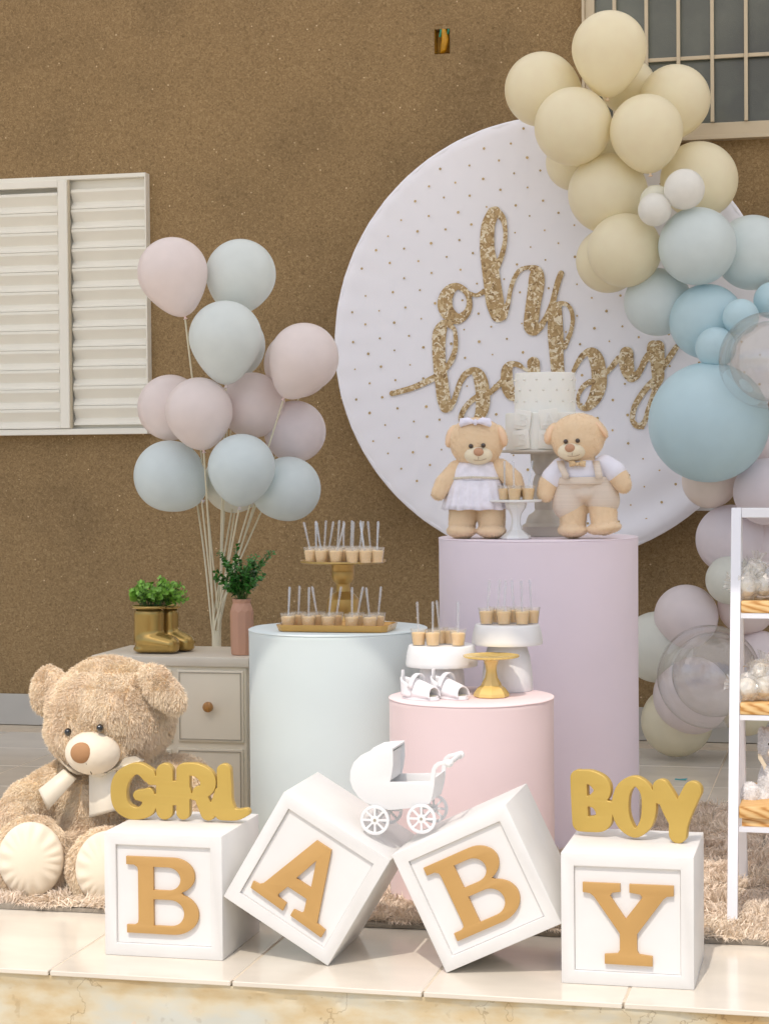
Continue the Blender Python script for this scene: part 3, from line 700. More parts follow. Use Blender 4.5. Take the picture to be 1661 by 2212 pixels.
sign('girl_sign', 'gold bubble lettering GIRL standing on the left block', z8, s8, girl, .022, (-1.62, 4.56, .3), 0, 4.56)
z4 = zoomer(960, 1900, 840); s4 = 840 / 1661 / 1.15713
boy = [(False, [(946,124,86),(950,230,86),(956,345,86)]), (False, [(950,118,70),(1010,120,74),(1060,155,92),(1062,200,84),(1012,232,52),(985,234,50)]), (False, [(985,234,50),(1040,250,60),(1076,295,84),(1062,340,90),(1000,352,78),(956,348,84)]),
       (True, [(1235,130,52),(1290,175,66),(1305,250,76),(1290,335,66),(1237,388,46),(1180,340,78),(1158,260,90),(1178,170,76)]),
       (False, [(1366,158,86),(1400,220,96),(1430,280,100),(1455,325,98)]), (False, [(1524,166,92),(1490,235,96),(1462,300,98),(1452,340,94),(1450,386,90)]), (False, [(1330,200,60),(1375,210,70)]), (False, [(1095,250,40),(1130,270,60)])]
sign('boy_sign', 'gold bubble lettering BOY standing on the right block', z4, s4, boy, .022, (-.60, 4.56, .3), -math.radians(11), 4.52)

# ================================================================== baby carriage in the V of the tipped blocks
zp = zoomer(840, 1820, 360); PY, PW = 4.475, .125
pc = at(*zp(700, 1240), PY); pram = thing('baby_carriage', 'white cut out baby carriage resting in the gap between two tipped blocks', 'baby carriage', pc)
m_pr = M('white mdf', (234, 233, 231), .5, .02, 5)
def zl(x, y):
    c = at(*zp(x, y), PY) - pc; return (c.x, c.z)
side = [(650,235),(656,330),(655,430),(642,530),(620,626),(800,624),(1086,617),(1092,540),(1100,480),(1125,430),(1165,398),(1225,385),(1258,375),(1290,364),(1325,372),(1350,400),(1345,435),(1318,456),(1285,455),(1258,432),(1215,428),(1175,450),(1150,490),(1141,570),(1130,680),(1108,790),(1082,872),(1040,890),(860,928),(610,950),(460,910),(330,860),(250,790),(190,700),(160,610),(163,500),(205,395),(290,315),(410,256),(540,240)]
sl = [zl(*p) for p in side]
sm = solid('side_panel', [sl], .005, .0006)
link('side_panel', sm, m_pr, pram, (0, 0, 0)); link('side_panel', sm, m_pr, pram, (0, PW, 0))
def strip(name, pts, mat=m_pr, th=.004, y0=.0052, y1=PW - .0002):
    P_ = [Vector((x, 0, z)) for x, z in (zl(*p) for p in pts)]; v = []
    for k, p in enumerate(P_):
        t = (P_[min(k + 1, len(P_) - 1)] - P_[max(k - 1, 0)]).normalized(); nn = Vector((-t.z, 0, t.x)) * th
        for y in (y0, y1): v += [(p.x, y, p.z), (p.x + nn.x, y, p.z + nn.z)]
    n_ = len(P_); f = []
    for k in range(n_ - 1):
        a, b = 4 * k, 4 * k + 4; f += [[a, b, b + 2, a + 2], [a + 1, a + 3, b + 3, b + 1], [a, a + 1, b + 1, b], [a + 2, b + 2, b + 3, a + 3]]
    f += [[0, 2, 3, 1], [4 * n_ - 4, 4 * n_ - 3, 4 * n_ - 1, 4 * n_ - 2]]
    return MB().add(v, f).build(name, mat, pram, 30)
strip('hood', [(648, 243), (540, 250), (415, 266), (298, 325), (216, 402), (176, 503), (172, 608)])
strip('basin', [(176, 615), (202, 696), (262, 780), (340, 850), (470, 898), (612, 938), (860, 916), (1032, 880)])
strip('tail_board', [(1075, 868), (1098, 790), (1120, 680), (1130, 590)])
strip('hood_lining', [(600, 300), (590, 620)])
hx, hz = zl(1306, 410)
MB().tube([(hx, -.008, hz), (hx, PW + .012, hz)], .006, 12).build('handle_bar', m_pr, pram, 40)
for y in (-.009, PW + .014): MB().ball((hx, y, hz), .009, 14, 9).build('handle_knob', m_pr, pram, 60)
for px_, py_ in ((455, 1060), (990, 1045)):
    wx_, wz_ = zl(px_, py_); R_ = 172 * 360 / 1661 / 1.15713 * mpp(pc)
    loops = [arc(wx_, wz_, R_, R_, 0, 360, 40)[:-1]]
    for k in range(8):
        a0, a1 = 45 * k + 9, 45 * k + 36
        ri, ro = R_ * .30, R_ * .80
        loops.append(arc(wx_, wz_, ro, ro, a0 - 3.5, a1 + 3.5, 5) + arc(wx_, wz_, ri, ri, a1 - 4, a0 + 4, 2))
    wm = solid('wheel', loops, .006, .0006)
    for y in (-.0085, PW + .0052): link('wheel', wm, m_pr, pram, (0, y, 0))
    for y in (-.0086, PW + .011): 
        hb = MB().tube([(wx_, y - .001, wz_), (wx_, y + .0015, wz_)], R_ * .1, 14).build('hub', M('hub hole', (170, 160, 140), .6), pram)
    MB().tube([(wx_, -.002, wz_), (wx_, PW + .006, wz_)], .004, 10).build('axle', m_pr, pram, 40)

# ================================================================== ladder shelf
LY = 4.95; LX = at(1570, 1990, LY).x
lad = thing('ladder_shelf', 'white metal ladder shelf with pine boards at the right edge', 'shelf', (LX, LY, .012))
m_lad = M('white powder coat', (236, 236, 240), .35, .02, 5); pine = pine_material(); LW, LT = .46, .026
ltop = at(1583, 1097, LY + .25).z - .012
for x in (0, LW):
    v = MB()
    for (y0, z0_), (y1, z1_) in (((0, .0), (.25, ltop)),):
        v.add([(x, y0, z0_), (x + LT, y0, z0_), (x + LT, y0 + LT, z0_), (x, y0 + LT, z0_), (x, y1, z1_), (x + LT, y1, z1_), (x + LT, y1 + LT, z1_), (x, y1 + LT, z1_)],
              [[3, 2, 1, 0], [4, 5, 6, 7], [0, 1, 5, 4], [1, 2, 6, 5], [2, 3, 7, 6], [3, 0, 4, 7]])
    v.build('front_leg', m_lad, lad, bevel=.0015)
    v = MB(); y0, y1, z1_ = .52, .278, ltop - .002; x_ = x + .001
    v.add([(x_, y0, 0), (x_ + LT - .002, y0, 0), (x_ + LT - .002, y0 + LT, 0), (x_, y0 + LT, 0), (x_, y1, z1_), (x_ + LT - .002, y1, z1_), (x_ + LT - .002, y1 + LT, z1_), (x_, y1 + LT, z1_)],
          [[3, 2, 1, 0], [4, 5, 6, 7], [0, 1, 5, 4], [1, 2, 6, 5], [2, 3, 7, 6], [3, 0, 4, 7]])
    v.build('rear_leg', m_lad, lad, bevel=.0015)
MB().box((LT + .0005, .2505, ltop - LT), (LW - .0005, .2755, ltop - .0005)).build('top_rail', m_lad, lad, bevel=.0015)
TIER = []
for pt, pbm, yb in ((1300, 1326, LY + .17), (1522, 1547, LY + .11), (1746, 1790, LY + .05)):
    z1_ = at(1600, pt, yb).z - .012; z0_ = at(1600, pbm, yb).z - .012; fy = .25 * z1_ / ltop; ry = .52 - .242 * z1_ / ltop
    mid = z0_ + (z1_ - z0_) * (.4 if pt > 1700 else 0)
    brd = MB().box((LT + .001, fy + .002, mid), (LW - .001, ry - .002, z1_)).build('shelf_board', pine, lad, 30, .003)
    if pt > 1700: MB().box((LT + .008, fy + .012, z0_), (LW - .008, ry - .012, mid - .0005)).build('board_batten', pine, lad)
    MB().box((LT + .0005, fy + .004, z0_ - .014), (LW - .0005, fy + .02, z0_ - .0008)).build('shelf_rail', m_lad, lad)
    MB().box((LT + .0005, ry - .02, z0_ - .014), (LW - .0005, ry - .004, z0_ - .0008)).build('shelf_rail', m_lad, lad)
    TIER.append((z1_ + .012, LY + fy, LY + ry))
# ================================================================== cake stands
m_br = M('antique gold metal paint', (190, 156, 92), .32, .08, 8, metal=.6)
m_pg = M('pale gold plastic', (226, 194, 116), .22, .06, 6, metal=.15, coat=.5)
m_wh = M('white glazed stand', (236, 235, 233), .3, .015, 5); m_wm = M('milky white plastic', (236, 236, 232), .3, .02, 5)
def px_prof(c, prof, y0):
    """(radius, row) pairs as measured -> metres above the base row y0"""
    s = mpp(c); return [(r * s, (y0 - y) * s) for r, y in prof]
def facet(prof, n, parent, name, mat, rot=0):
    b = MB().lathe(prof, n)
    b.v = [(x * math.cos(rot) - y * math.sin(rot), x * math.sin(rot) + y * math.cos(rot), z) for x, y, z in b.v]
    return b.build(name, mat, parent, 20)
# tall gold stand on the blue plinth
gc = floor_at(742, 1345, hB); gc.y = cB.y + .10; gc = Vector((at(742, 1345, gc.y).x, gc.y, hB + .001)); s = mpp(gc)
GH = at(742, 1217, gc.y).z - hB
gs = thing('cake_stand', 'tall antique gold cake stand holding dessert cups on the blue plinth', 'cake stand', gc)
MB().lathe([(.035, 0), (.052, .002), (.054, .008), (.044, .022), (.042, .03), (.048, .034), (.050, .04), (.047, GH * .42), (.034, GH * .5), (.025, GH * .53), (.022, GH * .545), (.021, GH * .62), (.0215, GH * .66), (.03, GH * .70), (.034, GH * .77), (.034, GH * .87), (.0335, GH * .875), (.034, GH * .88), (.034, GH - .0005), (.001, GH - .0004)], 40, False).build('pedestal', m_br, gs, 35)
gR = 93 * s
MB().lathe([(.03, GH), (gR * .96, GH + .0005), (gR, GH + .004), (gR * .995, GH + .009), (gR * .96, GH + .0045), (.001, GH + .004)], 56, False).build('plate', m_br, gs, 35)
GT = hB + GH + .0055
# two white mushroom stands on the pink plinth
def mushroom(label, px, ytop, ylow, ybase, rt, rl, rp0, rp1, Y):
    base = at(px, ybase, Y); c = Vector((base.x, Y, hP + .001)); s = mpp(c)
    zt_ = at(px, ytop, Y).z - c.z; zl_ = at(px, ylow, Y).z - c.z
    t = thing('cake_stand', label, 'cake stand', c)
    MB().lathe([(rp1 * s * .97, 0), (rp1 * s, .004), (rp1 * s * .99, zl_ * .3), (rp1 * .6 * s + rp0 * .4 * s, zl_ * .72), (rp0 * s, zl_ + .003), (.001, zl_ + .004)], 48, False).build('pedestal', m_wh, t, 40)
    MB().lathe([(rl * s * .9, zl_ + .002), (rl * s * .985, zl_), (rl * s, zl_ + .004), (rl * s * .995, zl_ + .012), (rl * .5 * s + rt * .5 * s + .001, zl_ + (zt_ - zl_) * .6), (rt * s * 1.01, zt_ - .004), (rt * s * .985, zt_ - .001), (rt * s * .95, zt_), (.001, zt_)], 56, False).build('plate', m_wh, t, 40)
    return c, zt_ + c.z
s1c, s1t = mushroom('low white mushroom shaped cake stand behind the baby sandals', 954.7, 1392, 1438, 1497, 71, 78, 45, 50, 5.27)
s2c, s2t = mushroom('taller white mushroom shaped cake stand behind the small gold stand', 1096.5, 1347.5, 1391, 1494, 69, 77, 40, 55, 5.335)
# small empty gold stand
g2 = floor_at(1061.5, 1506, hP); g2.z = hP + .001; s = mpp(g2); st2 = thing('cake_stand', 'small empty gold cake stand with scalloped plate on the pink plinth', 'cake stand', g2)
facet(px_prof(g2, [(37, 1507), (39, 1505), (38, 1499), (30, 1488), (22, 1482), (21, 1478), (14, 1466), (11.5, 1452), (12.5, 1440), (15, 1434), (15.5, 1431), (18, 1428), (22, 1423)], 1507), 8, st2, 'pedestal', m_pg, .2)
b = MB(); R_ = 61 * s; h_ = (1507 - 1424) * s
sc_w = lambda a, j: 1 + (.028 * abs(math.sin(a * 14)) if j in (2, 3, 4) else 0)
b.lathe([(.01, h_), (R_ * .86, h_ + .001), (R_ * .965, h_ + .004), (R_ * .97, h_ + .009), (R_ * .93, h_ + .008), (R_ * .84, h_ + .0045), (.001, h_ + .004)], 112, False, sc_w); b.build('plate', m_pg, st2, 35)
# small white stand on the lilac plinth
w3 = floor_at(1115, 1163, hV); w3.y = min(w3.y, cV.y - .16); w3 = Vector((at(1115, 1163, w3.y).x, w3.y, hV + .001)); s = mpp(w3)
st3 = thing('cake_stand', 'small white fluted cake stand between the two small bears', 'cake stand', w3)
facet(px_prof(w3, [(32, 1163), (33.5, 1161), (32, 1157), (24, 1151), (14, 1143), (10.5, 1132), (10, 1122), (11.5, 1112), (16, 1103), (22, 1096), (22.5, 1092), (24, 1090), (24, 1084)], 1163), 8, st3, 'pedestal', m_wm, .3)
h3 = (1163 - 1084) * s; R_ = 56 * s
b = MB(); b.lathe([(.01, h3), (R_ * .93, h3 + .0005), (R_, h3 + .003), (R_, h3 + .008), (R_ * .96, h3 + .009), (R_ * .93, h3 + .006), (.001, h3 + .006)], 96, False, lambda a, j: 1 + (.012 * math.cos(a * 24) if j in (2, 3, 4) else 0)); b.build('plate', m_wm, st3, 35)
T3 = w3.z + h3 + .006
# cake stand and cake
kc = Vector((at(1179, 1156, cV.y + .07).x, cV.y + .07, hV + .001)); s = mpp(kc)
ks = thing('cake_stand', 'large grey white turned pedestal stand carrying the tiered cake', 'cake stand', kc)
m_ks = M('grey white lacquer stand', (206, 200, 188), .28, .02, 6)
MB().lathe(px_prof(kc, [(50, 1157), (51, 1150), (50, 1140), (51.5, 1136), (50, 1133), (43, 1129), (41, 1120), (37, 1112), (26, 1105), (23, 1100), (24, 1096), (24, 1085), (26.5, 1062), (27.5, 1040), (24, 1028), (21.5, 1024), (23, 1021), (30, 1008), (32, 998), (31.5, 993), (32, 991), (32.5, 980)], 1157), 44, False).build('pedestal', m_ks, ks, 35)
zpl = (1157 - 980) * s; R_ = 95 * s
MB().lathe([(.02, zpl - .0005), (R_ * .78, zpl), (R_ * .8, zpl + .004), (R_ * .99, zpl + .005), (R_, zpl + .008), (R_ * .99, zpl + .013), (.001, zpl + .0132)], 64, False).build('plate', m_ks, ks, 35)
ck = Vector((kc.x, kc.y, kc.z + zpl + .0134)); ckz = ck.z
cake = thing('cake', 'two tier white baby shower cake with pearl dots and letter plaques', 'cake', ck)
m_fd = M('white fondant', (240, 238, 230), .5, .02, 5, sss=.15, sssr=.01)
r1, r2 = 86 * s, 65.5 * s; hl = (968 - 889) * s; hu = (889 - 803) * s
MB().lathe([(r1, 0), (r1, hl * .3), (r1 * .998, hl - .006), (r1 * .985, hl - .001), (r1 * .95, hl), (.001, hl)], 72, False).build('lower_tier', m_fd, cake, 40)
MB().lathe([(r2, hl + .0005), (r2 * 1.0, hl + hu * .3), (r2 * .998, hl + hu - .006), (r2 * .985, hl + hu - .001), (r2 * .95, hl + hu), (.001, hl + hu)], 72, False).build('upper_tier', m_fd, cake, 40)
pb = MB()
for q, fz in enumerate((.28, .56, .82)):
    for k in range(14):
        a = 2 * PI * (k + .5 * (q % 2)) / 14 + .1; pb.ball((r2 * 1.004 * math.cos(a), r2 * 1.004 * math.sin(a), hl + hu * fz), .0036, 8, 6)
pb.build('pearls', M('silver pearl', (232, 228, 218), .2, .02), cake, 60, kind='stuff')
ps = .060
def plaque(ang, z, tilt, letter):
    cdir = Vector((math.sin(ang), -math.cos(ang), 0)); p = cdir * (r1 + .006) + Vector((0, 0, z))
    R = Matrix.Rotation(ang, 4, 'Z') @ Matrix.Rotation(math.radians(tilt), 4, 'Y')
    me = solid('plaque', [[(-ps / 2, -ps / 2), (ps / 2, -ps / 2), (ps / 2, ps / 2), (-ps / 2, ps / 2)]], .005, .0008)
    o = link('letter_plaque', me, m_fd, cake); o.matrix_local = Matrix.Translation(p) @ R
    lm = solid('embossed_letter', [[((u - .5) * ps * 1.05, (.5 - v) * ps * 1.05) for u, v in l] for l in letter], .002, .0004)
    link('embossed_letter', lm, m_fd, o, (0, -.0016, 0))
va = -YAW
plaque(va - .18, hl * .80, 9, L_B); plaque(va + .48, hl * .82, -6, L_A); plaque(va - .22, hl * .27, -5, L_B); plaque(va + .45, hl * .27, 5, L_Y)

# ================================================================== tray
tl, tr_ = floor_at(593, 1366, hB), floor_at(836, 1364, hB)
ty = tl.y; tx0, tx1 = at(593, 1366, ty).x, at(836, 1364, ty).x
tray = thing('serving_tray', 'rectangular gold tray of dessert cups at the front of blue plinth', 'tray', ((tx0 + tx1) / 2, ty, hB + .0015))
tw, td, th_ = (tx1 - tx0) / 2, .15, .02; cut = .016
def octo(i, z): 
    w_, d_, c_ = tw - i, td - 2 * i, cut
    return [(-w_ + c_, i, z), (w_ - c_, i, z), (w_, i + c_, z), (w_, i + d_ - c_, z), (w_ - c_, i + d_, z), (-w_ + c_, i + d_, z), (-w_, i + d_ - c_, z), (-w_, i + c_, z)]
v = octo(.006, 0) + octo(0, th_) + octo(.004, th_ - .0005) + octo(.009, .004); f = [list(range(8))[::-1]]
for k in range(3): f += [[8 * k + i, 8 * k + (i + 1) % 8, 8 * k + 8 + (i + 1) % 8, 8 * k + 8 + i] for i in range(8)]
f.append(list(range(24, 32)))
MB().add(v, f).build('tray_body', M('gold lacquer tray', (206, 160, 84), .25, .05, 5, metal=.3, coat=.5), tray, 30, .0012)
TT = hB + .0015 + .0045

# ================================================================== dessert cups and spoons
m_cup = clear_mat('clear cup plastic', milk=.10, milk_rgb=(245, 235, 215)); m_mou = M('passion fruit mousse', (240, 203, 144), .45, .06, 40, sss=.2, sssr=.006)
m_sp = clear_mat('clear spoon plastic', (.94, .95, .97), milk=.24, ior=1.5, rough=.08, milk_rgb=(240, 242, 246))
cr0, cr1, ch = .0172, .0225, .046
cup_me = MB().lathe([(cr0 * .9, 0), (cr0, .001), (cr1, ch - .003), (cr1 * 1.05, ch - .0025), (cr1 * 1.05, ch), (cr1 * .985, ch), (cr0 * .96, .002), (.001, .0018)], 28, False).mesh('cup', 50)
mou_me = MB().lathe([(.001, .0022), (cr0 * .93, .0024), (cr0 + (cr1 - cr0) * .72 - .0009, ch * .72), (cr0 + (cr1 - cr0) * .70 - .003, ch * .78), (cr0 * .6, ch * .80), (.001, ch * .79)], 28, False).mesh('mousse', 50)
sp = MB(); hl_ = .098
for w_, z_ in ((.0028, -.018),): pass
prof = [(0, .0030), (.3, .0026), (.7, .0031), (.93, .0037), (.985, .0030), (1, .0016)]
v = []; f = []
for t_, w_ in prof:
    z_ = hl_ * t_; v += [(-w_, -.0009, z_), (w_, -.0009, z_), (w_, .0009, z_), (-w_, .0009, z_)]
for k in range(len(prof) - 1):
    a = 4 * k; f += [[a + i, a + (i + 1) % 4, a + 4 + (i + 1) % 4, a + 4 + i] for i in range(4)]
f += [[3, 2, 1, 0], [4 * len(prof) - 4 + i for i in range(4)]]
sp.add(v, f); sp.ball((0, 0, -.010), (.0075, .0022, .013), 12, 8); spoon_me = sp.mesh('spoon', 40)
def cup(loc, where, lean=0, back=0, spoon=True, grp='dessert cups', twist=0):
    t = thing('dessert_cup', 'mousse cup, ' + where, 'dessert cup', loc, random.uniform(0, 6), grp)
    link('cup', cup_me, m_cup, t); link('mousse', mou_me, m_mou, t)
    if spoon:
        o = link('plastic_spoon', spoon_me, m_sp); tag(o, 'clear spoon, cup ' + where, 'spoon', 'spoons in ' + grp)
        o.location = (loc[0], loc[1], loc[2] + .024); o.rotation_euler = (math.radians(back), math.radians(lean), math.radians(twist))
def cups_at(rows, z, where, grp, Yof):
    for (rowname, items) in rows:
        for k, (px, dy, lean, spn) in enumerate(items):
            Y = Yof(rowname, dy); c = at(px, 1200, Y); 
            cup((c.x, Y, z), '%s from left, %s' % (ORD[k], where(rowname)), lean, random.uniform(-6, 4), spn, grp, random.uniform(-35, 35) + 13)
# on the gold stand
cups_at([('front', [(672, .03, -12, True), (695, .012, -7, True), (726, 0, 15, True), (761, 0, 2, True), (789, .01, -13, True), (814, .028, 2, True)]),
         ('middle', [(683, .075, -3, True), (709, .06, 10, True), (742, .055, 1, True), (775, .055, 8, True), (801, .07, -7, True)]),
         ('back', [(700, .115, 4, True), (728, .12, 4, True), (757, .12, 1, True), (786, .115, -6, True)])],
        GT, lambda r: r + ' row on tall gold stand', 'cups on the tall gold stand', lambda r, dy: gc.y - gR * .78 + dy)
cups_at([('front', [(621, 0, 3, True), (665, 0, 1, True), (708, 0, 6, True), (759, 0, 1, True), (798, 0, -5, True)]),
         ('back', [(643, .05, 2, True), (685, .05, -9, True), (724, .05, 10, True), (769, .05, 11, True), (815, .05, 6, True)])],
        TT, lambda r: r + ' row on gold tray', 'cups on the gold tray', lambda r, dy: ty + .042 + dy)
cups_at([('front', [(903, 0, -5, True), (933.5, -.008, -1, True), (988, 0, 1, True)]), ('back', [(949, .05, -5, True), (973, .052, 1, False)])],
        s1t + .0005, lambda r: r + ' row on low white mushroom stand', 'cups on the low white stand', lambda r, dy: s1c.y - .045 + dy)
cups_at([('front', [(1050, .008, 5, True), (1087.5, 0, 3, True), (1127, .006, 0, True)]), ('back', [(1073, .055, 5, True), (1110, .058, -4, True), (1148, .045, -1, True)])],
        s2t + .0005, lambda r: r + ' row on taller white mushroom stand', 'cups on the taller white stand', lambda r, dy: s2c.y - .04 + dy)
cups_at([('row', [(1091, .004, 2, True), (1112, -.02, -2, True), (1141, 0, 7, True)])], T3, lambda r: 'on small white fluted stand', 'cups on the small white stand', lambda r, dy: w3.y + dy)

# ================================================================== baby sandals
m_sa = M('white soft leather', (240, 238, 238), .55, .02, 12, .2, 160, .001); m_sl = M('cream lining', (206, 200, 176), .7, .03, 12)
zs = zoomer(940, 1440, 480)
def sandal(px, py, rot, label):
    c = floor_at(px, py, hP); c.z = hP + .001
    t = thing('baby_sandal', label, 'sandal', c, rot, 'pair of baby sandals'); t.scale = (1.12, 1.12, 1.3)
    L, W = .100, .046
    def outl(k, sc=1): 
        a = 2 * PI * k / 28; y = math.cos(a) * L / 2; x = math.sin(a) * W / 2 * (1 + .16 * math.cos(a)); return (x * sc, -y * sc)
    so = MB(); n_ = 28
    for z0_, z1_, sc in ((0, .003, 1.06), (.0032, .0075, 1.0)):
        so.add([(*outl(k, sc), z0_) for k in range(n_)] + [(*outl(k, sc), z1_) for k in range(n_)], [list(range(n_))[::-1], list(range(n_, 2 * n_))] + [[k, (k + 1) % n_, n_ + (k + 1) % n_, n_ + k] for k in range(n_)])
    so.build('sole', m_sa, t, 40)
    MB().add([(*outl(k, .9), .0082) for k in range(n_)], [list(range(n_))]).build('insole', m_sl, t)
    # vamp: arched band over the toes, open in front
    vv = []; ny, na = 8, 14
    for j in range(ny + 1):
        y = -.042 + .055 * j / ny; w_ = W / 2 * (1.04 - .10 * abs(y + .02) / .04); hgt = .020 + .016 * j / ny
        for i in range(na + 1):
            a = PI * i / na; vv.append((-w_ * math.cos(a), y + .004 * math.sin(a) * (1 if j == 0 else 0), .006 + hgt * math.sin(a) ** .8))
    ff = [[j * (na + 1) + i, j * (na + 1) + i + 1, (j + 1) * (na + 1) + i + 1, (j + 1) * (na + 1) + i] for j in range(ny) for i in range(na)]
    me = mesh_from('vamp', vv, ff, 60); vo = link('vamp', me, m_sa, t); md = vo.modifiers.new('t', 'SOLIDIFY'); md.thickness = .0022; md.offset = 0
    ed = MB(); ed.tube([vv[i] for i in range(na + 1)], .0016, 8); ed.build('piping', m_sa, t, 60)
    # heel counter
    vv = []; 
    for j in range(7):
        z_ = .006 + .034 * j / 6
        for i in range(15):
            a = -.15 * PI + 1.3 * PI * i / 14; top = 1 - .45 * abs((i - 7) / 7) ** 2
            vv.append((W / 2 * .98 * math.cos(a), .022 + .030 * math.sin(a) + .003 * j / 6, .006 + .038 * top * j / 6))
    ff = [[j * 15 + i, j * 15 + i + 1, (j + 1) * 15 + i + 1, (j + 1) * 15 + i] for j in range(6) for i in range(14)]
    ho = link('heel_counter', mesh_from('heel_counter', vv, ff, 60), m_sa, t); md = ho.modifiers.new('t', 'SOLIDIFY'); md.thickness = .002; md.offset = 0
    # ankle strap
    P_ = [Vector((.026 * math.cos(a), .012 - .006 * math.sin(a), .026 + .026 * math.sin(a))) for a in np.linspace(-.1, PI + .1, 16)]
    sv = []
    for p in P_: sv += [p + Vector((0, -.0065, 0)), p + Vector((0, .0065, 0))]
    so_ = link('ankle_strap', mesh_from('ankle_strap', sv, [[2 * k, 2 * k + 1, 2 * k + 3, 2 * k + 2] for k in range(15)], 60), m_sa, t); md = so_.modifiers.new('t', 'SOLIDIFY'); md.thickness = .0025; md.offset = 0
    MB().box((-.0055, .050, .034), (.0055, .0535, .058)).build('pull_tab', m_sa, t, 30, .0015)
    bw_ = MB()
    for sx in (-1, 1): bw_.tube([(.024, -.004, .018), (.030, -.004 + sx * .008, .024), (.028, -.004 + sx * .014, .014), (.024, -.004, .017)], .0022, 6)
    bw_.tube([(.022, -.004, .017), (.032, -.008, .008)], .0022, 6).build('lace_bow', m_sa, t, 60)
sandal(908, 1511, math.radians(66), 'white baby sandal on the left, its toe over the pink plinth edge')
sandal(972, 1509, math.radians(62), 'white baby sandal on the right, beside the small gold stand')
# ================================================================== two small dressed bears
zb6 = zoomer(1050, 900, 570); s6 = 570 / 1661 / 1.15713
m_fl = M('peach fleece', (238, 210, 172), .85, .05, 9, .35, 260, .0015, sheen=.4); m_el = M('peach satin ear lining', (242, 206, 170), .6, .03)
m_mz = M('cream fleece', (238, 224, 194), .85, .03, 10, .3, 260, .001, sheen=.3); m_ns = M('tan nose velour', (198, 152, 120), .7, .06, 20); m_ey = M('amber brown eye', (52, 30, 14), .12, .2, 90, coat=1)
BY = cV.y - .115
def B6(x, y, dY, rx, ry, rd, ang=0, o=None): return ell(*zb6(x, y), BY + dY, rx * s6, ry * s6, rd, ang, o)
def L6(pts, o, n=7): return limb([(*zb6(x, y), BY + dy, r * s6) for x, y, dy, r in pts], n, o)
def ellmesh(name, b, mat, parent, n=20, m=14):
    c, A = b; return MB().ball(c, 1.0, n, m, A).build(name, mat, parent, 80)
def P6(x, y, dY, o): return at(*zb6(x, y), BY + dY) - o
def small_bear(label, hx, hy, feet, arms, legs, body, ears, o, tilt=0):
    t = thing('teddy_bear', label, 'teddy bear', o)
    balls = [B6(hx, hy, 0, 203, 168, .068, tilt, o), B6(hx, hy + 40, -.008, 188, 150, .064, tilt, o), B6(*body[0], .0, *body[1], .055, 0, o)]
    for a in arms: balls += L6(a, o)
    for l_ in legs: balls += L6(l_, o)
    for (x, y, rx, ry, ang) in feet: balls.append(B6(x, y, -.03, rx, ry, .058, ang, o))
    for (x, y, rx, ry, ang) in ears: balls.append(B6(x, y, .0, rx, ry, .03, ang, o))
    bd_ = remeshed('body', balls, .0042, 5); link('body', bd_, m_fl, t)
    P_, N_ = scatter(bd_, 26000, RNG); link('nap', blades('nap', P_, N_, .0032, .0008, RNG, .8), M('peach fleece nap', (242, 216, 180), .8, .05, 9, island=.06), t, kind='stuff')
    return t
zf = hV
og = at(*zb6(410, 1290), BY); og.z = hV + .001
# lift so that the feet rest on the plinth
bg = small_bear('small bear in lacy lilac white dress with a bow on its head', 412, 585,
    [(300, 1245, 110, 48, 0), (520, 1245, 108, 48, 0)],
    [[(270, 800, .0, 72), (175, 900, -.02, 68), (135, 970, -.035, 55)], [(585, 790, .0, 72), (680, 870, -.01, 68), (715, 950, -.02, 55)]],
    [[(320, 1020, .0, 108), (310, 1150, -.005, 102), (305, 1215, -.012, 98)], [(515, 1020, .0, 108), (520, 1150, -.005, 102), (522, 1215, -.012, 96)]],
    ((415, 890), (165, 170)), [(232, 555, 42, 88, -18), (588, 550, 42, 85, 20)], og)
def face(t, o, mx, my, nx_, ny_, eyes, ears_in, tilt=0):
    ellmesh('muzzle', B6(mx, my, -.052, 104, 70, .034, tilt, o), m_mz, t); ellmesh('nose', B6(nx_, ny_, -.084, 37, 31, .011, tilt, o), m_ns, t)
    for x, y in eyes: ellmesh('eye', B6(x, y, -.0715, 18, 18, .008, 0, o), m_ey, t, 14, 10)
    for (x, y, rx, ry, ang) in ears_in: ellmesh('ear_lining', B6(x, y, -.016, rx, ry, .018, ang, o), m_el, t)
    q = [P6(mx + dx, my + dy, -.0868 + .0006 * abs(dx) * .4, o) for dx, dy in ((0, 12), (0, 34))]
    MB().tube(q, .0006, 6).build('mouth_seam', M('brown thread', (150, 110, 80), .8), t)
    q = [P6(mx + dx, my + 40 - 16 * (abs(dx) / 60) ** 2, -.0855 + .018 * (abs(dx) / 70) ** 2, o) for dx in range(-56, 57, 8)]
    MB().tube(q, .0006, 6).build('smile_seam', M('brown thread'), t)
face(bg, og, 424, 692, 425, 668, [(370, 627), (460, 621)], [(224, 560, 32, 76, -18), (598, 556, 30, 74, 20)])
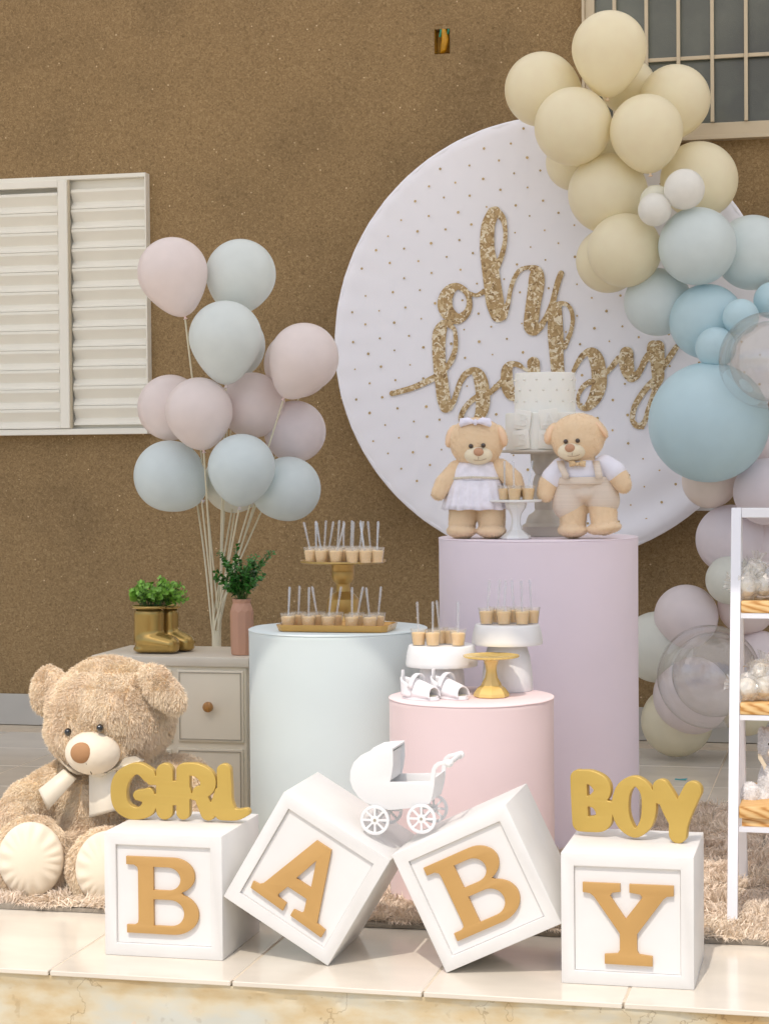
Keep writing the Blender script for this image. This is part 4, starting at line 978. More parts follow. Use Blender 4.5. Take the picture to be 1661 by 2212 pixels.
def ruffled(name, t, o, cx, prof, mat, dY=0, waves=0, amp=0, ey=.75, n=96):
    """garment ring stack: (row, half width) measured, elliptical in depth, with gathers growing downwards"""
    c = P6(cx, prof[0][0], dY, o); rows = []
    for k, (y, rx) in enumerate(prof): rows.append((rx * s6 * mpp(c + o), P6(cx, y, dY, o).z))
    b = MB(); m_ = len(rows); vs_ = []
    for k, (r, z) in enumerate(rows):
        g_ = k / (m_ - 1)
        for i in range(n):
            a = 2 * PI * i / n; q = r * (1 + amp * g_ * math.cos(a * waves + math.sin(a * 3) * 1.2))
            vs_.append((c.x + q * math.cos(a), c.y + q * math.sin(a) * ey, z + amp * .02 * g_ * math.cos(a * waves * .5)))
    f_ = [[j * n + i, (j + 1) * n + i, (j + 1) * n + (i + 1) % n, j * n + (i + 1) % n] for j in range(m_ - 1) for i in range(n)]
    o_ = link(name, mesh_from(name, vs_, f_, 80), mat, t); md = o_.modifiers.new('t', 'SOLIDIFY'); md.thickness = .0016; md.offset = 1; return o_
m_lace = M('white lilac lace', (242, 238, 246), .8, .08, 46, .5, 120, .002); m_stripe = M('beige striped cotton', (226, 210, 192), .85, .05, 300, .2, 200, .001, stretch=(.01, .01, 1)); m_shirt = M('white cotton shirt', (236, 234, 242), .8, .03, 8, .2, 120, .001)
ruffled('bodice', bg, og, 412, [(735, 120), (770, 150), (800, 166), (840, 178), (870, 176)], m_lace, 0, 10, .01, .78)
ruffled('skirt', bg, og, 408, [(862, 180), (900, 190), (950, 208), (1000, 220), (1050, 232), (1088, 240)], m_lace, 0, 19, .075, .72)
pb = MB(); c = P6(412, 856, 0, og); R_ = 182 * s6 * mpp(c + og)
for k in range(64):
    a = 2 * PI * k / 64; pb.ball((c.x + R_ * math.cos(a), c.y + R_ * .78 * math.sin(a), c.z + .0015 * math.sin(a * 3)), .0042, 8, 6)
pb.build('pearl_belt', M('pearl beads', (226, 216, 196), .25, .05), bg, 60)
bw = MB()
for sx in (-1, 1):
    pts = [(402, 445), (402 + sx * 50, 415), (402 + sx * 112, 425), (402 + sx * 120, 470), (402 + sx * 108, 488), (402 + sx * 50, 470), (402, 458)]
    f0 = [P6(x, y, -.058, og) for x, y in pts]; f1 = [P6(x, y, -.044, og) for x, y in pts]; ce = P6(402 + sx * 70, 450, -.068, og)
    k = len(pts); bw.add(f0 + f1 + [ce], [[i, (i + 1) % k, 2 * k] for i in range(k)] + [list(range(k, 2 * k))] + [[i, k + i, k + (i + 1) % k, (i + 1) % k] for i in range(k)])
bw.ball(P6(402, 452, -.062, og), (.007, .006, .010), 12, 8); bw.build('head_bow', M('lilac white lace bow', (238, 234, 248), .7, .08, 60, .4, 120, .001), bg, 60)
# boy bear
ob = at(*zb6(1200, 1285), BY); ob.z = hV + .001
bb = small_bear('small bear in beige shorts with braces, white shirt and bow tie', 1150, 555,
    [(1108, 1240, 108, 48, 0), (1340, 1222, 128, 46, 7)],
    [[(1010, 800, .0, 76), (935, 900, -.015, 74), (915, 970, -.02, 66)], [(1370, 790, .0, 74), (1450, 860, -.01, 76), (1480, 910, -.02, 62)]],
    [[(1110, 1030, .0, 104), (1115, 1150, -.005, 98), (1112, 1210, -.012, 94)], [(1320, 1010, .0, 104), (1335, 1120, -.008, 100), (1340, 1180, -.015, 96)]],
    ((1190, 870), (170, 175)), [(958, 535, 46, 85, -24), (1310, 500, 34, 84, 38)], ob, 8)
face(bb, ob, 1106, 662, 1090, 640, [(1060, 593), (1147, 587)], [(946, 540, 34, 72, -24), (1318, 506, 20, 74, 38)], 5)
balls = [B6(1190, 850, 0, 186, 130, .060, 0, ob), B6(1185, 775, 0, 140, 60, .052, 0, ob)] + L6([(1030, 790, .0, 84), (965, 860, -.012, 84)], ob) + L6([(1345, 770, .0, 84), (1415, 815, -.008, 86)], ob)
link('shirt', remeshed('shirt', balls, .0042, 3), m_shirt, bb)
balls = [B6(1190, 905, 0, 192, 60, .064, 0, ob), B6(1200, 970, -.004, 110, 70, .060, 0, ob)] + L6([(1110, 950, .0, 126), (1090, 1010, .0, 128), (1085, 1050, .0, 124)], ob) + L6([(1290, 930, .0, 126), (1325, 990, .0, 126), (1335, 1020, .0, 122)], ob)
link('shorts', remeshed('shorts', balls, .0042, 3), m_stripe, bb)
ruffled('waistband', bb, ob, 1190, [(850, 196), (870, 199), (892, 199), (905, 196)], m_stripe, 0, 9, .006, .80)
for x0, x1, x2 in ((1020, 1030, 1055), (1280, 1290, 1300)):
    sv = []
    for (x, y, dy) in ((x0, 735, -.030), (x1, 780, -.058), (x2, 830, -.0655), (x2 + 4, 865, -.068)):
        sv += [P6(x - 26, y, dy, ob), P6(x + 26, y, dy - .002, ob)]
    o_ = link('brace', mesh_from('brace', sv, [[0, 1, 3, 2], [2, 3, 5, 4], [4, 5, 7, 6]], 60), m_stripe, bb); md = o_.modifiers.new('t', 'SOLIDIFY'); md.thickness = .003; md.offset = 0
bw = MB()
for sx in (-1, 1):
    pts = [(1145, 752), (1145 + sx * 30, 730), (1145 + sx * 62, 735), (1145 + sx * 58, 778), (1145 + sx * 28, 775), (1145, 765)]
    f0 = [P6(x, y, -.066, ob) for x, y in pts]; f1 = [P6(x, y, -.054, ob) for x, y in pts]; ce = P6(1145 + sx * 34, 755, -.076, ob); k = len(pts)
    bw.add(f0 + f1 + [ce], [[i, (i + 1) % k, 2 * k] for i in range(k)] + [list(range(k, 2 * k))] + [[i, k + i, k + (i + 1) % k, (i + 1) % k] for i in range(k)])
bw.ball(P6(1145, 758, -.072, ob), .006, 10, 8); bw.build('bow_tie', M('peach bow tie satin', (226, 196, 152), .5, .06, 20), bb, 50)

# ================================================================== big plush bear on the rug
TY = 5.12
ot = floor_at(220, 1900); ot = Vector((at(220, 1800, TY).x, TY, .012))
big = thing('teddy_bear', 'large fluffy beige teddy bear with cream ribbon sitting on the rug', 'teddy bear', ot)
def E_(px, py, dY, rx, ry, rd, ang=0): return ell(px, py, TY + dY, rx, ry, rd, ang, ot)
LB = lambda pts, n=8: limb([(x, y, TY + dy, r) for x, y, dy, r in pts], n, ot)
balls = [E_(240, 1542, .0, 140, 112, .155, -10), E_(215, 1590, -.03, 118, 76, .13, -12), E_(250, 1500, .02, 115, 80, .13, -10),
         E_(220, 1740, .06, 108, 100, .13), E_(225, 1830, .05, 122, 105, .15)]
balls += [E_(104, 1490, .02, 34, 54, .045, -14), E_(118, 1498, .02, 32, 50, .04, -14), E_(355, 1494, -.085, 60, 34, .034, -46), E_(338, 1470, -.08, 44, 30, .034, -40), E_(345, 1480, -.05, 34, 28, .05, -40)]
balls += LB([(150, 1690, .02, 52), (70, 1740, -.01, 58), (25, 1800, -.05, 58), (-10, 1870, -.08, 56)])
balls += LB([(310, 1680, .04, 54), (400, 1690, .05, 58), (440, 1740, .0, 56), (430, 1800, -.06, 50)])
balls += LB([(150, 1880, .0, 62), (95, 1868, -.10, 70)]) + [E_(70, 1857, -.17, 86, 94, .075, 0)]
balls += LB([(260, 1890, .0, 62), (250, 1885, -.10, 70)]) + [E_(236, 1876, -.17, 90, 90, .075, 0)]
skin = remeshed('body', balls, .011, 4)
m_skin = M('beige plush backing', (238, 208, 164), .9, .06, 8); m_fur = M('beige plush fur', (251, 227, 197), .7, .10, 9, island=.10, spec=.25, sheen=.3)
link('body', skin, m_skin, big)
# features
mz = E_(201, 1625, -.135, 60, 49, .07, 0); pads = [E_(67, 1857, -.222, 71, 81, .036), E_(234, 1876, -.222, 71, 81, .036)]
def inside(P, b, k=1.0):
    c, A = b; q = (P - np.array(c)) @ np.array(A.inverted()).T; return (q ** 2).sum(1) < k * k
rng = np.random.default_rng(21); P, Nn = scatter(skin, 380000, rng)
keep = ~(inside(P, mz, 1.02) | inside(P, pads[0], 1.0) | inside(P, pads[1], 1.0)) & (P[:, 2] > -.01) & ((P[:, 1] < .16) | (P[:, 2] > .3))
P, Nn = P[keep], Nn[keep]
link('fur', blades('fur', P, Nn, .0115, .0015, rng, .85, (0, -.25, -.9), .04), m_fur, big, kind='stuff')
m_pad = M('cream velour', (240, 226, 202), .75, .03, 8, .35, 14, .008, sheen=.3)
ellmesh('muzzle', mz, m_pad, big, 32, 20)
for b in pads:
    c, A = b; v = MB().ball(c, 1.0, 72, 24, A)
    # gathered seam around the pad
    q = []
    for p in v.v:
        d = A.inverted() @ (Vector(p) - Vector(c)); rr = math.hypot(d.x, d.y); a = math.atan2(d.y, d.x)
        k = 1 + .16 * max(0, rr - .5) * math.cos(a * 17 + 2 * math.sin(a * 3)); q.append(Vector(c) + A @ Vector((d.x, d.y, d.z * k * (1 + .5 * max(0, rr - .55) * math.cos(a * 17 + 2 * math.sin(a * 3))))))
    v.v = [tuple(p) for p in q]; v.build('foot_pad', m_pad, big, 80)
ellmesh('nose', E_(176, 1627, -.198, 24, 23, .018), M('tan nose suede', (180, 134, 92), .75, .12, 14, .2, 120, .002), big, 26, 16)
for x, y, d in ((147, 1582, -.158), (216, 1573, -.165)): ellmesh('eye', E_(x, y, d, 8, 9, .012), M('black eye', (18, 14, 10), .1, coat=1), big, 14, 10)
q = [at(x, y, TY - .2 + .03 * k / 4) - ot for k, (x, y) in enumerate(((186, 1650), (190, 1656), (193, 1662), (196, 1668), (198, 1673)))]
MB().tube(q, .0012, 6).build('mouth_seam', M('dark thread', (96, 76, 56), .8), big)
m_rb = M('cream satin ribbon', (236, 226, 206), .45, .03, 10, .1, 60, .002, sheen=.2)
zt4 = zoomer(0, 1900, 300)
def ribbon(name, quad, dys, thick=.004, n=12):
    """quad: four measured corners (start pair, end pair); bends softly between the given depths"""
    a, b, c, d = [zt4(*q) for q in quad]; v = []
    for k in range(n + 1):
        t = k / n; y = dys[0] + (dys[1] - dys[0]) * t - .012 * math.sin(PI * t)
        for p, q in ((a, d), (b, c)): v.append(at(p[0] + (q[0] - p[0]) * t, p[1] + (q[1] - p[1]) * t, TY + y) - ot)
    o_ = link(name, mesh_from(name, v, [[2 * k, 2 * k + 1, 2 * k + 3, 2 * k + 2] for k in range(n)], 60), m_rb, big); md = o_.modifiers.new('t', 'SOLIDIFY'); md.thickness = thick; md.offset = 0
ribbon('ribbon_tail', [(880, 130), (1060, 262), (665, 700), (535, 410)], (-.10, -.13))
ribbon('ribbon_tail', [(1235, 150), (1600, 110), (1650, 690), (1240, 800)], (-.10, -.125))
zt3 = zoomer(60, 1620, 420)
def loop(name, pts, dy):
    c = [at(*zt3(x, y), TY + dy + .02 * math.sin(k * 2.1)) - ot for k, (x, y) in enumerate(pts)]; ce = sum(c, Vector()) / len(c) + Vector((0, -.02, 0)); k = len(c)
    bk_ = [p + Vector((0, .03, -.004)) for p in c]
    MB().add(c + bk_ + [ce], [[i, (i + 1) % k, 2 * k] for i in range(k)] + [list(range(k, 2 * k))] + [[i, k + i, k + (i + 1) % k, (i + 1) % k] for i in range(k)]).build(name, m_rb, big, 50)
loop('bow_loop', [(800, 1215), (880, 1150), (1000, 1085), (1090, 1070), (1155, 1110), (1090, 1160), (960, 1215), (850, 1250), (790, 1245)], -.10)
loop('bow_loop', [(310, 980), (380, 1080), (420, 1160), (520, 1230), (640, 1250), (520, 1255), (440, 1210), (360, 1130), (315, 1040)], -.10)
loop('bow_knot', [(640, 1230), (720, 1225), (790, 1240), (760, 1275), (670, 1275)], -.12)

# white plush bear on the lowest shelf (mostly outside the frame)
zw = zoomer(1800, 1600, 122, 519.0); tz, tf, trr = TIER[2]
WY = (tf + trr) / 2 - .03; ow = Vector((at(*zw(600, 1790), WY).x, WY, tz + .0005))
wb = thing('plush_bear', 'white fluffy plush bear seated on the lowest shelf board', 'plush bear', ow)
EW = lambda x, y, dY, rx, ry, rd, ang=0: ell(*zw(x, y), WY + dY, rx * .2031, ry * .2031, rd, ang, ow)
balls = [EW(560, 1540, .02, 150, 260, .05), EW(560, 1390, .02, 110, 130, .042), EW(320, 1650, -.035, 98, 140, .03), EW(420, 1690, -.01, 120, 105, .035), EW(800, 1650, -.035, 98, 140, .03), EW(700, 1690, -.01, 120, 105, .035), EW(560, 1130, .02, 150, 210, .045), EW(450, 1010, .03, 40, 90, .02), EW(690, 950, .03, 60, 80, .02)]
wsk = remeshed('body', balls, .004, 4); m_wsk = M('white plush', (244, 241, 238), .8, .03, 12, sheen=.4)
link('body', wsk, m_wsk, wb)
P, Nn = scatter(wsk, 24000, np.random.default_rng(4)); link('fur', blades('fur', P, Nn, .0042, .0012, np.random.default_rng(4), .9), M('white plush fur', (246, 243, 240), .7, .03, 12, island=.08), wb, kind='stuff')
ellmesh('muzzle', EW(570, 1200, -.03, 70, 62, .02), M('white plush muzzle', (240, 228, 210), .8), wb); ellmesh('nose', EW(570, 1180, -.05, 22, 18, .006), M('tan nose suede'), wb)
for x in (520, 622): ellmesh('eye', EW(x, 1110, -.026, 12, 13, .005), M('black eye'), wb, 12, 8)
ellmesh('foot_pad', EW(330, 1740, -.055, 60, 50, .016), M('peach velour pad', (238, 206, 164), .7), wb)
q = [at(*zw(x, y), WY - .03) - ow for x, y in ((398, 1215), (425, 1210), (495, 1335), (465, 1390), (455, 1350), (405, 1265))]
MB().add(q + [p + Vector((0, .002, 0)) for p in q], [list(range(6)), list(range(6, 12))[::-1]] + [[i, 6 + i, 6 + (i + 1) % 6, (i + 1) % 6] for i in range(6)]).build('paper_tag', M('cream card', (226, 212, 186), .7), wb)
# ================================================================== boots planter, vase and greenery on the dresser
zo = zoomer(300, 1340, 400); so_ = 400 / 1661 / 1.15713; DT = DH + .0005
m_bt = M('metallic gold boot ceramic', (178, 148, 84), .2, .06, 8, metal=.6)
OY = 5.74
def Ob(x, y, dY, rx, ry, rd, o, ang=0): return ell(*zo(x, y), OY + dY, rx * so_, ry * so_, rd, ang, o)
obt = Vector((at(*zo(330, 1200), OY).x, OY, DT))
boots = thing('boot_planter', 'pair of shiny gold rain boots used as planter on the dresser', 'planter', obt)
def boot(cx, toe, dY, ybase, w):
    balls = []
    sc = mpp(obt) * so_
    for y in np.linspace(800, 1100, 24): balls.append(Ob(cx, y, dY, w * (1 + .05 * math.cos((y - 800) / 60)) if 0 else w, 70, .038, obt))
    for t_ in np.linspace(0, 1, 7): balls.append(Ob(cx + (toe - 70 - cx) * t_, ybase - 128 + 36 * t_, dY - .004, 150 - 45 * t_, 130 - 40 * t_, .042, obt))
    for t_ in np.linspace(0, 1, 5): balls.append(Ob(cx - w * .35 + (toe - 60 - cx + w * .35) * t_, ybase - 42, dY - .004, 110 - 20 * t_, 44, .040, obt))
    b = link('boot', remeshed('boot', balls, .004, 10), m_bt, boots)
    c = P0 = at(*zo(cx, 737), OY + dY) - obt; rx = (w + 10) * sc
    MB().tube([(c.x + rx * math.cos(a), c.y + .042 * math.sin(a), c.z) for a in np.linspace(0, 2 * PI, 41)], .0048, 8, False).build('rim', m_bt, b, 60)
    MB().add([(c.x + rx * .96 * math.cos(a), c.y + .04 * math.sin(a), c.z - .004) for a in np.linspace(0, 2 * PI, 24)[:-1]], [list(range(23))]).build('soil', M('dark soil', (40, 34, 22), .9, .3, 60), b)
boot(300, 590, -.02, 1215, 158); boot(520, 750, .055, 1195, 92)
def leaf_cloud(name, mat, parent, tips, o, size, rng, per=26, droop=.0):
    """leafy sprigs: each tip is (root, end); leaves sit in pairs along the sprig"""
    mb = MB(); st = MB()
    for a, b in tips:
        a, b = Vector(a), Vector(b); bend = Vector((rng.uniform(-.01, .01), rng.uniform(-.01, .01), .012))
        pts = [a.lerp(b, k / 7) + bend * math.sin(PI * k / 7) for k in range(8)]; st.tube(pts, [.0013] * 7 + [.0006], 5)
        for k in range(per):
            t_ = .25 + .75 * (k + .5) / per; i = min(int(t_ * 7), 6); p = pts[i].lerp(pts[i + 1], t_ * 7 - i)
            ax = (pts[i + 1] - pts[i]).normalized(); rn = Vector((rng.gauss(0, 1), rng.gauss(0, 1), rng.gauss(0, 1)))
            d = (rn - ax * rn.dot(ax)).normalized() * .9 + ax * rng.uniform(.1, .9); d.normalize(); sd_ = d.cross(ax + Vector((.01, .02, 0))).normalized(); nn = sd_.cross(d)
            L_ = size * rng.uniform(.7, 1.2) * (1.05 - .35 * t_); W_ = L_ * .42
            mb.add([p, p + d * L_ * .35 + sd_ * W_ * .85 + nn * W_ * .25, p + d * L_ * .75 + sd_ * W_ * .7 + nn * W_ * .2, p + d * L_ - nn * L_ * .08, p + d * L_ * .75 - sd_ * W_ * .7 + nn * W_ * .2, p + d * L_ * .35 - sd_ * W_ * .85 + nn * W_ * .25, p + d * L_ * .55],
                   [[0, 1, 6], [1, 2, 6], [2, 3, 6], [3, 4, 6], [4, 5, 6], [5, 0, 6]])
    st.build('sprigs', M('green stem', (70, 100, 40), .6), parent)
    me = bpy.data.meshes.new(name); me.from_pydata(mb.v, [], mb.f); me.update(); shade(me, 80); link(name, me, mat, parent, kind='stuff')
rg = random.Random(9); obp = at(*zo(370, 735), OY) + Vector((0, .01, 0)); obp.z -= .004
pl1 = thing('potted_plant', 'bright green bushy foliage growing out of the gold boots', 'plant', obp)
tips = []
for k in range(56):
    x = rg.uniform(120, 690); y = 720 - 300 * math.sqrt(max(0, 1 - ((x - 400) / 330) ** 2)) * rg.uniform(.25, 1.0) + rg.uniform(-15, 10); y = min(y, 690)
    root = at(*zo(300 + (x - 300) * .45, 735), OY + rg.uniform(-.01, .04)) - obp; tips.append((root, at(*zo(x, y), OY + rg.uniform(-.05, .07)) - obp))
leaf_cloud('foliage', M('bright green leaves', (128, 178, 66), .45, .2, 60, island=.3, sss=.0), pl1, tips, obp, .022, rg, 17)
VY = 5.71; ovs = Vector((at(*zo(1268, 1195), VY).x, VY, DT)); s = mpp(ovs) * so_
vase = thing('vase', 'faceted dusty pink vase on the dresser beside the blue plinth', 'vase', ovs)
H_ = lambda y: (1203 - y) * s
b = MB(); rows = [(100, 1203, 0), (112, 1195, 0), (118, 1100, 0), (122, 760, 0), (118, 730, 1), (92, 665, 0), (102, 622, 1), (90, 622, 1), (80, 660, 0), (70, 700, 0)]
n = 10; vs = []
for r, y, ph in rows:
    for i in range(n): a = 2 * PI * (i + .5 * ph) / n + .3; vs.append((r * s * math.cos(a), r * s * math.sin(a), H_(y)))
fs = [list(range(n))[::-1]]
for j in range(len(rows) - 1):
    for i in range(n):
        a_, b_, c_, d_ = j * n + i, j * n + (i + 1) % n, (j + 1) * n + (i + 1) % n, (j + 1) * n + i
        if rows[j + 1][2] and not rows[j][2]: fs += [[a_, b_, d_], [b_, c_, d_]]
        else: fs += [[a_, b_, c_], [a_, c_, d_]]
MB().add(vs, fs).build('vase_body', M('dusty pink ceramic', (196, 150, 124), .55, .05, 6), vase)
ovp = at(*zo(1268, 640), VY); pl2 = thing('potted_plant', 'dark green sprigs with small leaves standing in the pink vase', 'plant', ovp); tips = []
for k in range(44):
    x, y = rg.choice([(1010, 140), (1060, 190), (1250, 100), (1390, 220), (1545, 165), (1440, 280), (1010, 390), (1110, 260), (1180, 200), (1280, 280), (1340, 330), (1480, 400), (1150, 420), (1250, 380), (1400, 420), (1130, 500), (1330, 480)])
    x += rg.uniform(-55, 55); y += rg.uniform(-20, 60)
    tips.append((at(*zo(1268 + rg.uniform(-35, 35), 680), VY + rg.uniform(-.01, .01)) - ovp, at(*zo(x, y), VY + rg.uniform(-.06, .06)) - ovp))
leaf_cloud('foliage', M('dark green leaves', (62, 124, 46), .35, .25, 60, island=.35), pl2, tips, ovp, .019, rg, 22)

# ================================================================== balloons
def balloon_mesh(tear, name):
    prof = []; n_ = 34
    for k in range(n_ + 1):
        t_ = PI * k / n_; r = math.sin(t_); z = math.cos(t_)
        if z < 0:
            q = -z; z *= 1 + tear * q * q; r *= 1 - tear * .32 * q * q
            if tear > .05: r = max(r, 0.03 if k == n_ else 0)
        prof.append((max(r, .0005), z))
    prof = prof[::-1]; return MB().lathe(prof, 56, False).mesh(name, 80)
TEAR = {0: balloon_mesh(.0, 'round'), 1: balloon_mesh(.16, 'oval'), 2: balloon_mesh(.30, 'tear')}
def knot_mesh(low):
    b = MB(); b.lathe([(.060, low - .085), (.066, low - .078), (.030, low - .045), (.026, low - .02), (.05, low + .015)], 14, False); return b.mesh('knot', 60)
KNOT = {0: knot_mesh(-1.0), 1: knot_mesh(-1.16), 2: knot_mesh(-1.30)}
LATEX = {'pink': (250, 239, 235), 'mint': (238, 243, 240), 'blue': (234, 243, 243), 'sky': (214, 238, 245), 'yellow': (255, 245, 216), 'white': (250, 248, 242), 'cream': (246, 244, 228), 'peach': (247, 236, 228),
         'lilac': (246, 238, 242), 'mauve': (246, 236, 236), 'sage': (240, 241, 231), 'rose': (249, 236, 232), 'olive': (247, 240, 214)}
def latex(c):
    nm = 'latex ' + c
    if nm in MATS: return MATS[nm]
    m = M(nm, LATEX[c], .32, .03, 2.5, spec=.35); n_ = m.node_tree.nodes; l_ = m.node_tree.links; b = n_['Principled BSDF']
    tl_ = n_.new('ShaderNodeBsdfTranslucent'); tl_.inputs[0].default_value = lin(LATEX[c]); mx = n_.new('ShaderNodeMixShader'); mx.inputs[0].default_value = .3
    l_.new(b.outputs[0], mx.inputs[1]); l_.new(tl_.outputs[0], mx.inputs[2]); l_.new(mx.outputs[0], n_['Material Output'].inputs[0]); return m
BMESH = {}
def balloon(px, py, r, Y, col, where, group, tear=1, knot=None, ry=None, knotcol=None):
    c = at(px, py, Y); s_ = mpp(c) * r
    t = thing('balloon', where, 'balloon', c, 0, group)
    if knot: d = at(knot[0], knot[1], Y + .0) - c
    else: d = Vector((RT)) * random.uniform(-.35, .35) + Vector((FW)) * 1.0 + Vector(UP) * random.uniform(-.5, .1)
    t.rotation_euler = (-d).to_track_quat('Z', 'Y').to_euler()
    if (tear, col) not in BMESH: m_ = TEAR[tear].copy(); m_.materials.append(latex(col)); BMESH[(tear, col)] = m_; q = KNOT[tear].copy(); q.materials.append(M('latex knot ' + col, tuple(int(v * .93) if i != 0 else v for i, v in enumerate(LATEX[col])), .4)); BMESH[(tear, col, 'k')] = q
    a = link('latex_skin', BMESH[(tear, col)], None, t); b = link('knot', BMESH[(tear, col, 'k')], None, t)
    k = (ry / r) if ry else 1
    a.scale = (s_, s_, s_ * k); b.scale = (s_, s_, s_ * k)
    kp = c + d.normalized() * s_ * k * (1.0 + (0, .16, .30)[tear])
    return kp
GB = 'balloon bouquet behind the dresser'; Y0 = 6.45
kn = []
def bq(*a, **k): kn.append(balloon(*a, **k))
bq(373, 588, 76, Y0 - .05, 'pink', 'pale pink teardrop balloon at the top left of the bouquet, over the shutter', GB, 2, (404, 700))
bq(520, 592, 76, Y0 + .08, 'mint', 'pale mint balloon at the top right of the bouquet', GB, 1, (500, 700))
bq(487, 728, 79, Y0 - .10, 'mint', 'large pale mint balloon hanging in front near the bouquet centre', GB, 2, (488, 840))
bq(499, 745, 74, Y0 + .16, 'mint', 'pale mint balloon mostly hidden behind the large central mint one', GB, 0)
bq(657, 772, 75, Y0 - .04, 'pink', 'pale pink teardrop balloon at the right of the bouquet, knot showing', GB, 2, (607, 872))
bq(643, 786, 73, Y0 + .16, 'pink', 'pale pink balloon peeking out behind the rightmost teardrop one', GB, 0)
bq(368, 880, 71, Y0 + .06, 'pink', 'pale pink balloon at the left of the bouquet, half hidden', GB, 0)
bq(430, 888, 73, Y0 - .11, 'pink', 'pale pink balloon in the middle left front of the bouquet', GB, 1, (441, 980))
bq(545, 875, 71, Y0 + .08, 'rose', 'deeper pink balloon in the bouquet centre between pale ones', GB, 0)
bq(637, 932, 67, Y0 + .16, 'mauve', 'greyish pink balloon at the lower right of the bouquet', GB, 0)
bq(366, 1028, 77, Y0 - .02, 'blue', 'pale blue balloon at the bottom left of the bouquet', GB, 1, (436, 1080))
bq(522, 1010, 73, Y0 - .13, 'blue', 'pale blue balloon at the bottom centre front of the bouquet', GB, 1, (517, 1100))
bq(623, 1056, 70, Y0 + .02, 'blue', 'pale blue balloon at the bottom right of the bouquet', GB, 1, (550, 1085))
bq(505, 1042, 66, Y0 + .15, 'sage', 'greyish balloon almost hidden behind the bottom front blue balloon', GB, 0)
base = Vector((at(468, 1397, Y0 + .02).x, Y0 + .02, 0))
bs = thing('balloon_stand', 'bundle of thin cream sticks holding the balloon bouquet behind the dresser', 'balloon stand', base)
m_st = M('cream plastic stick', (222, 214, 186), .4, .03, 5)
MB().lathe([(.09, 0), (.09, .012), (.06, .02), (.016, .024), (.016, .60), (.012, .602)], 32).build('base', m_st, bs, 35)
for k, p in enumerate(kn):
    e = p - base; a = 2 * PI * k / len(kn); f_ = Vector((.012 * math.cos(a) + .012 * e.x, .012 * math.sin(a), .56)); mid = f_.lerp(e, .45); mid.x *= .82; mid.y *= .8
    q = [Vector(v[:3]) for v in catmull([tuple(f_), tuple(f_ + Vector((e.x * .06, 0, .10))), tuple(mid), tuple(e)], 6)]
    MB().tube(q, .0031, 8).build('stick', m_st, bs, 60)
GG = 'balloon garland around the round backdrop'; G0 = 7.62
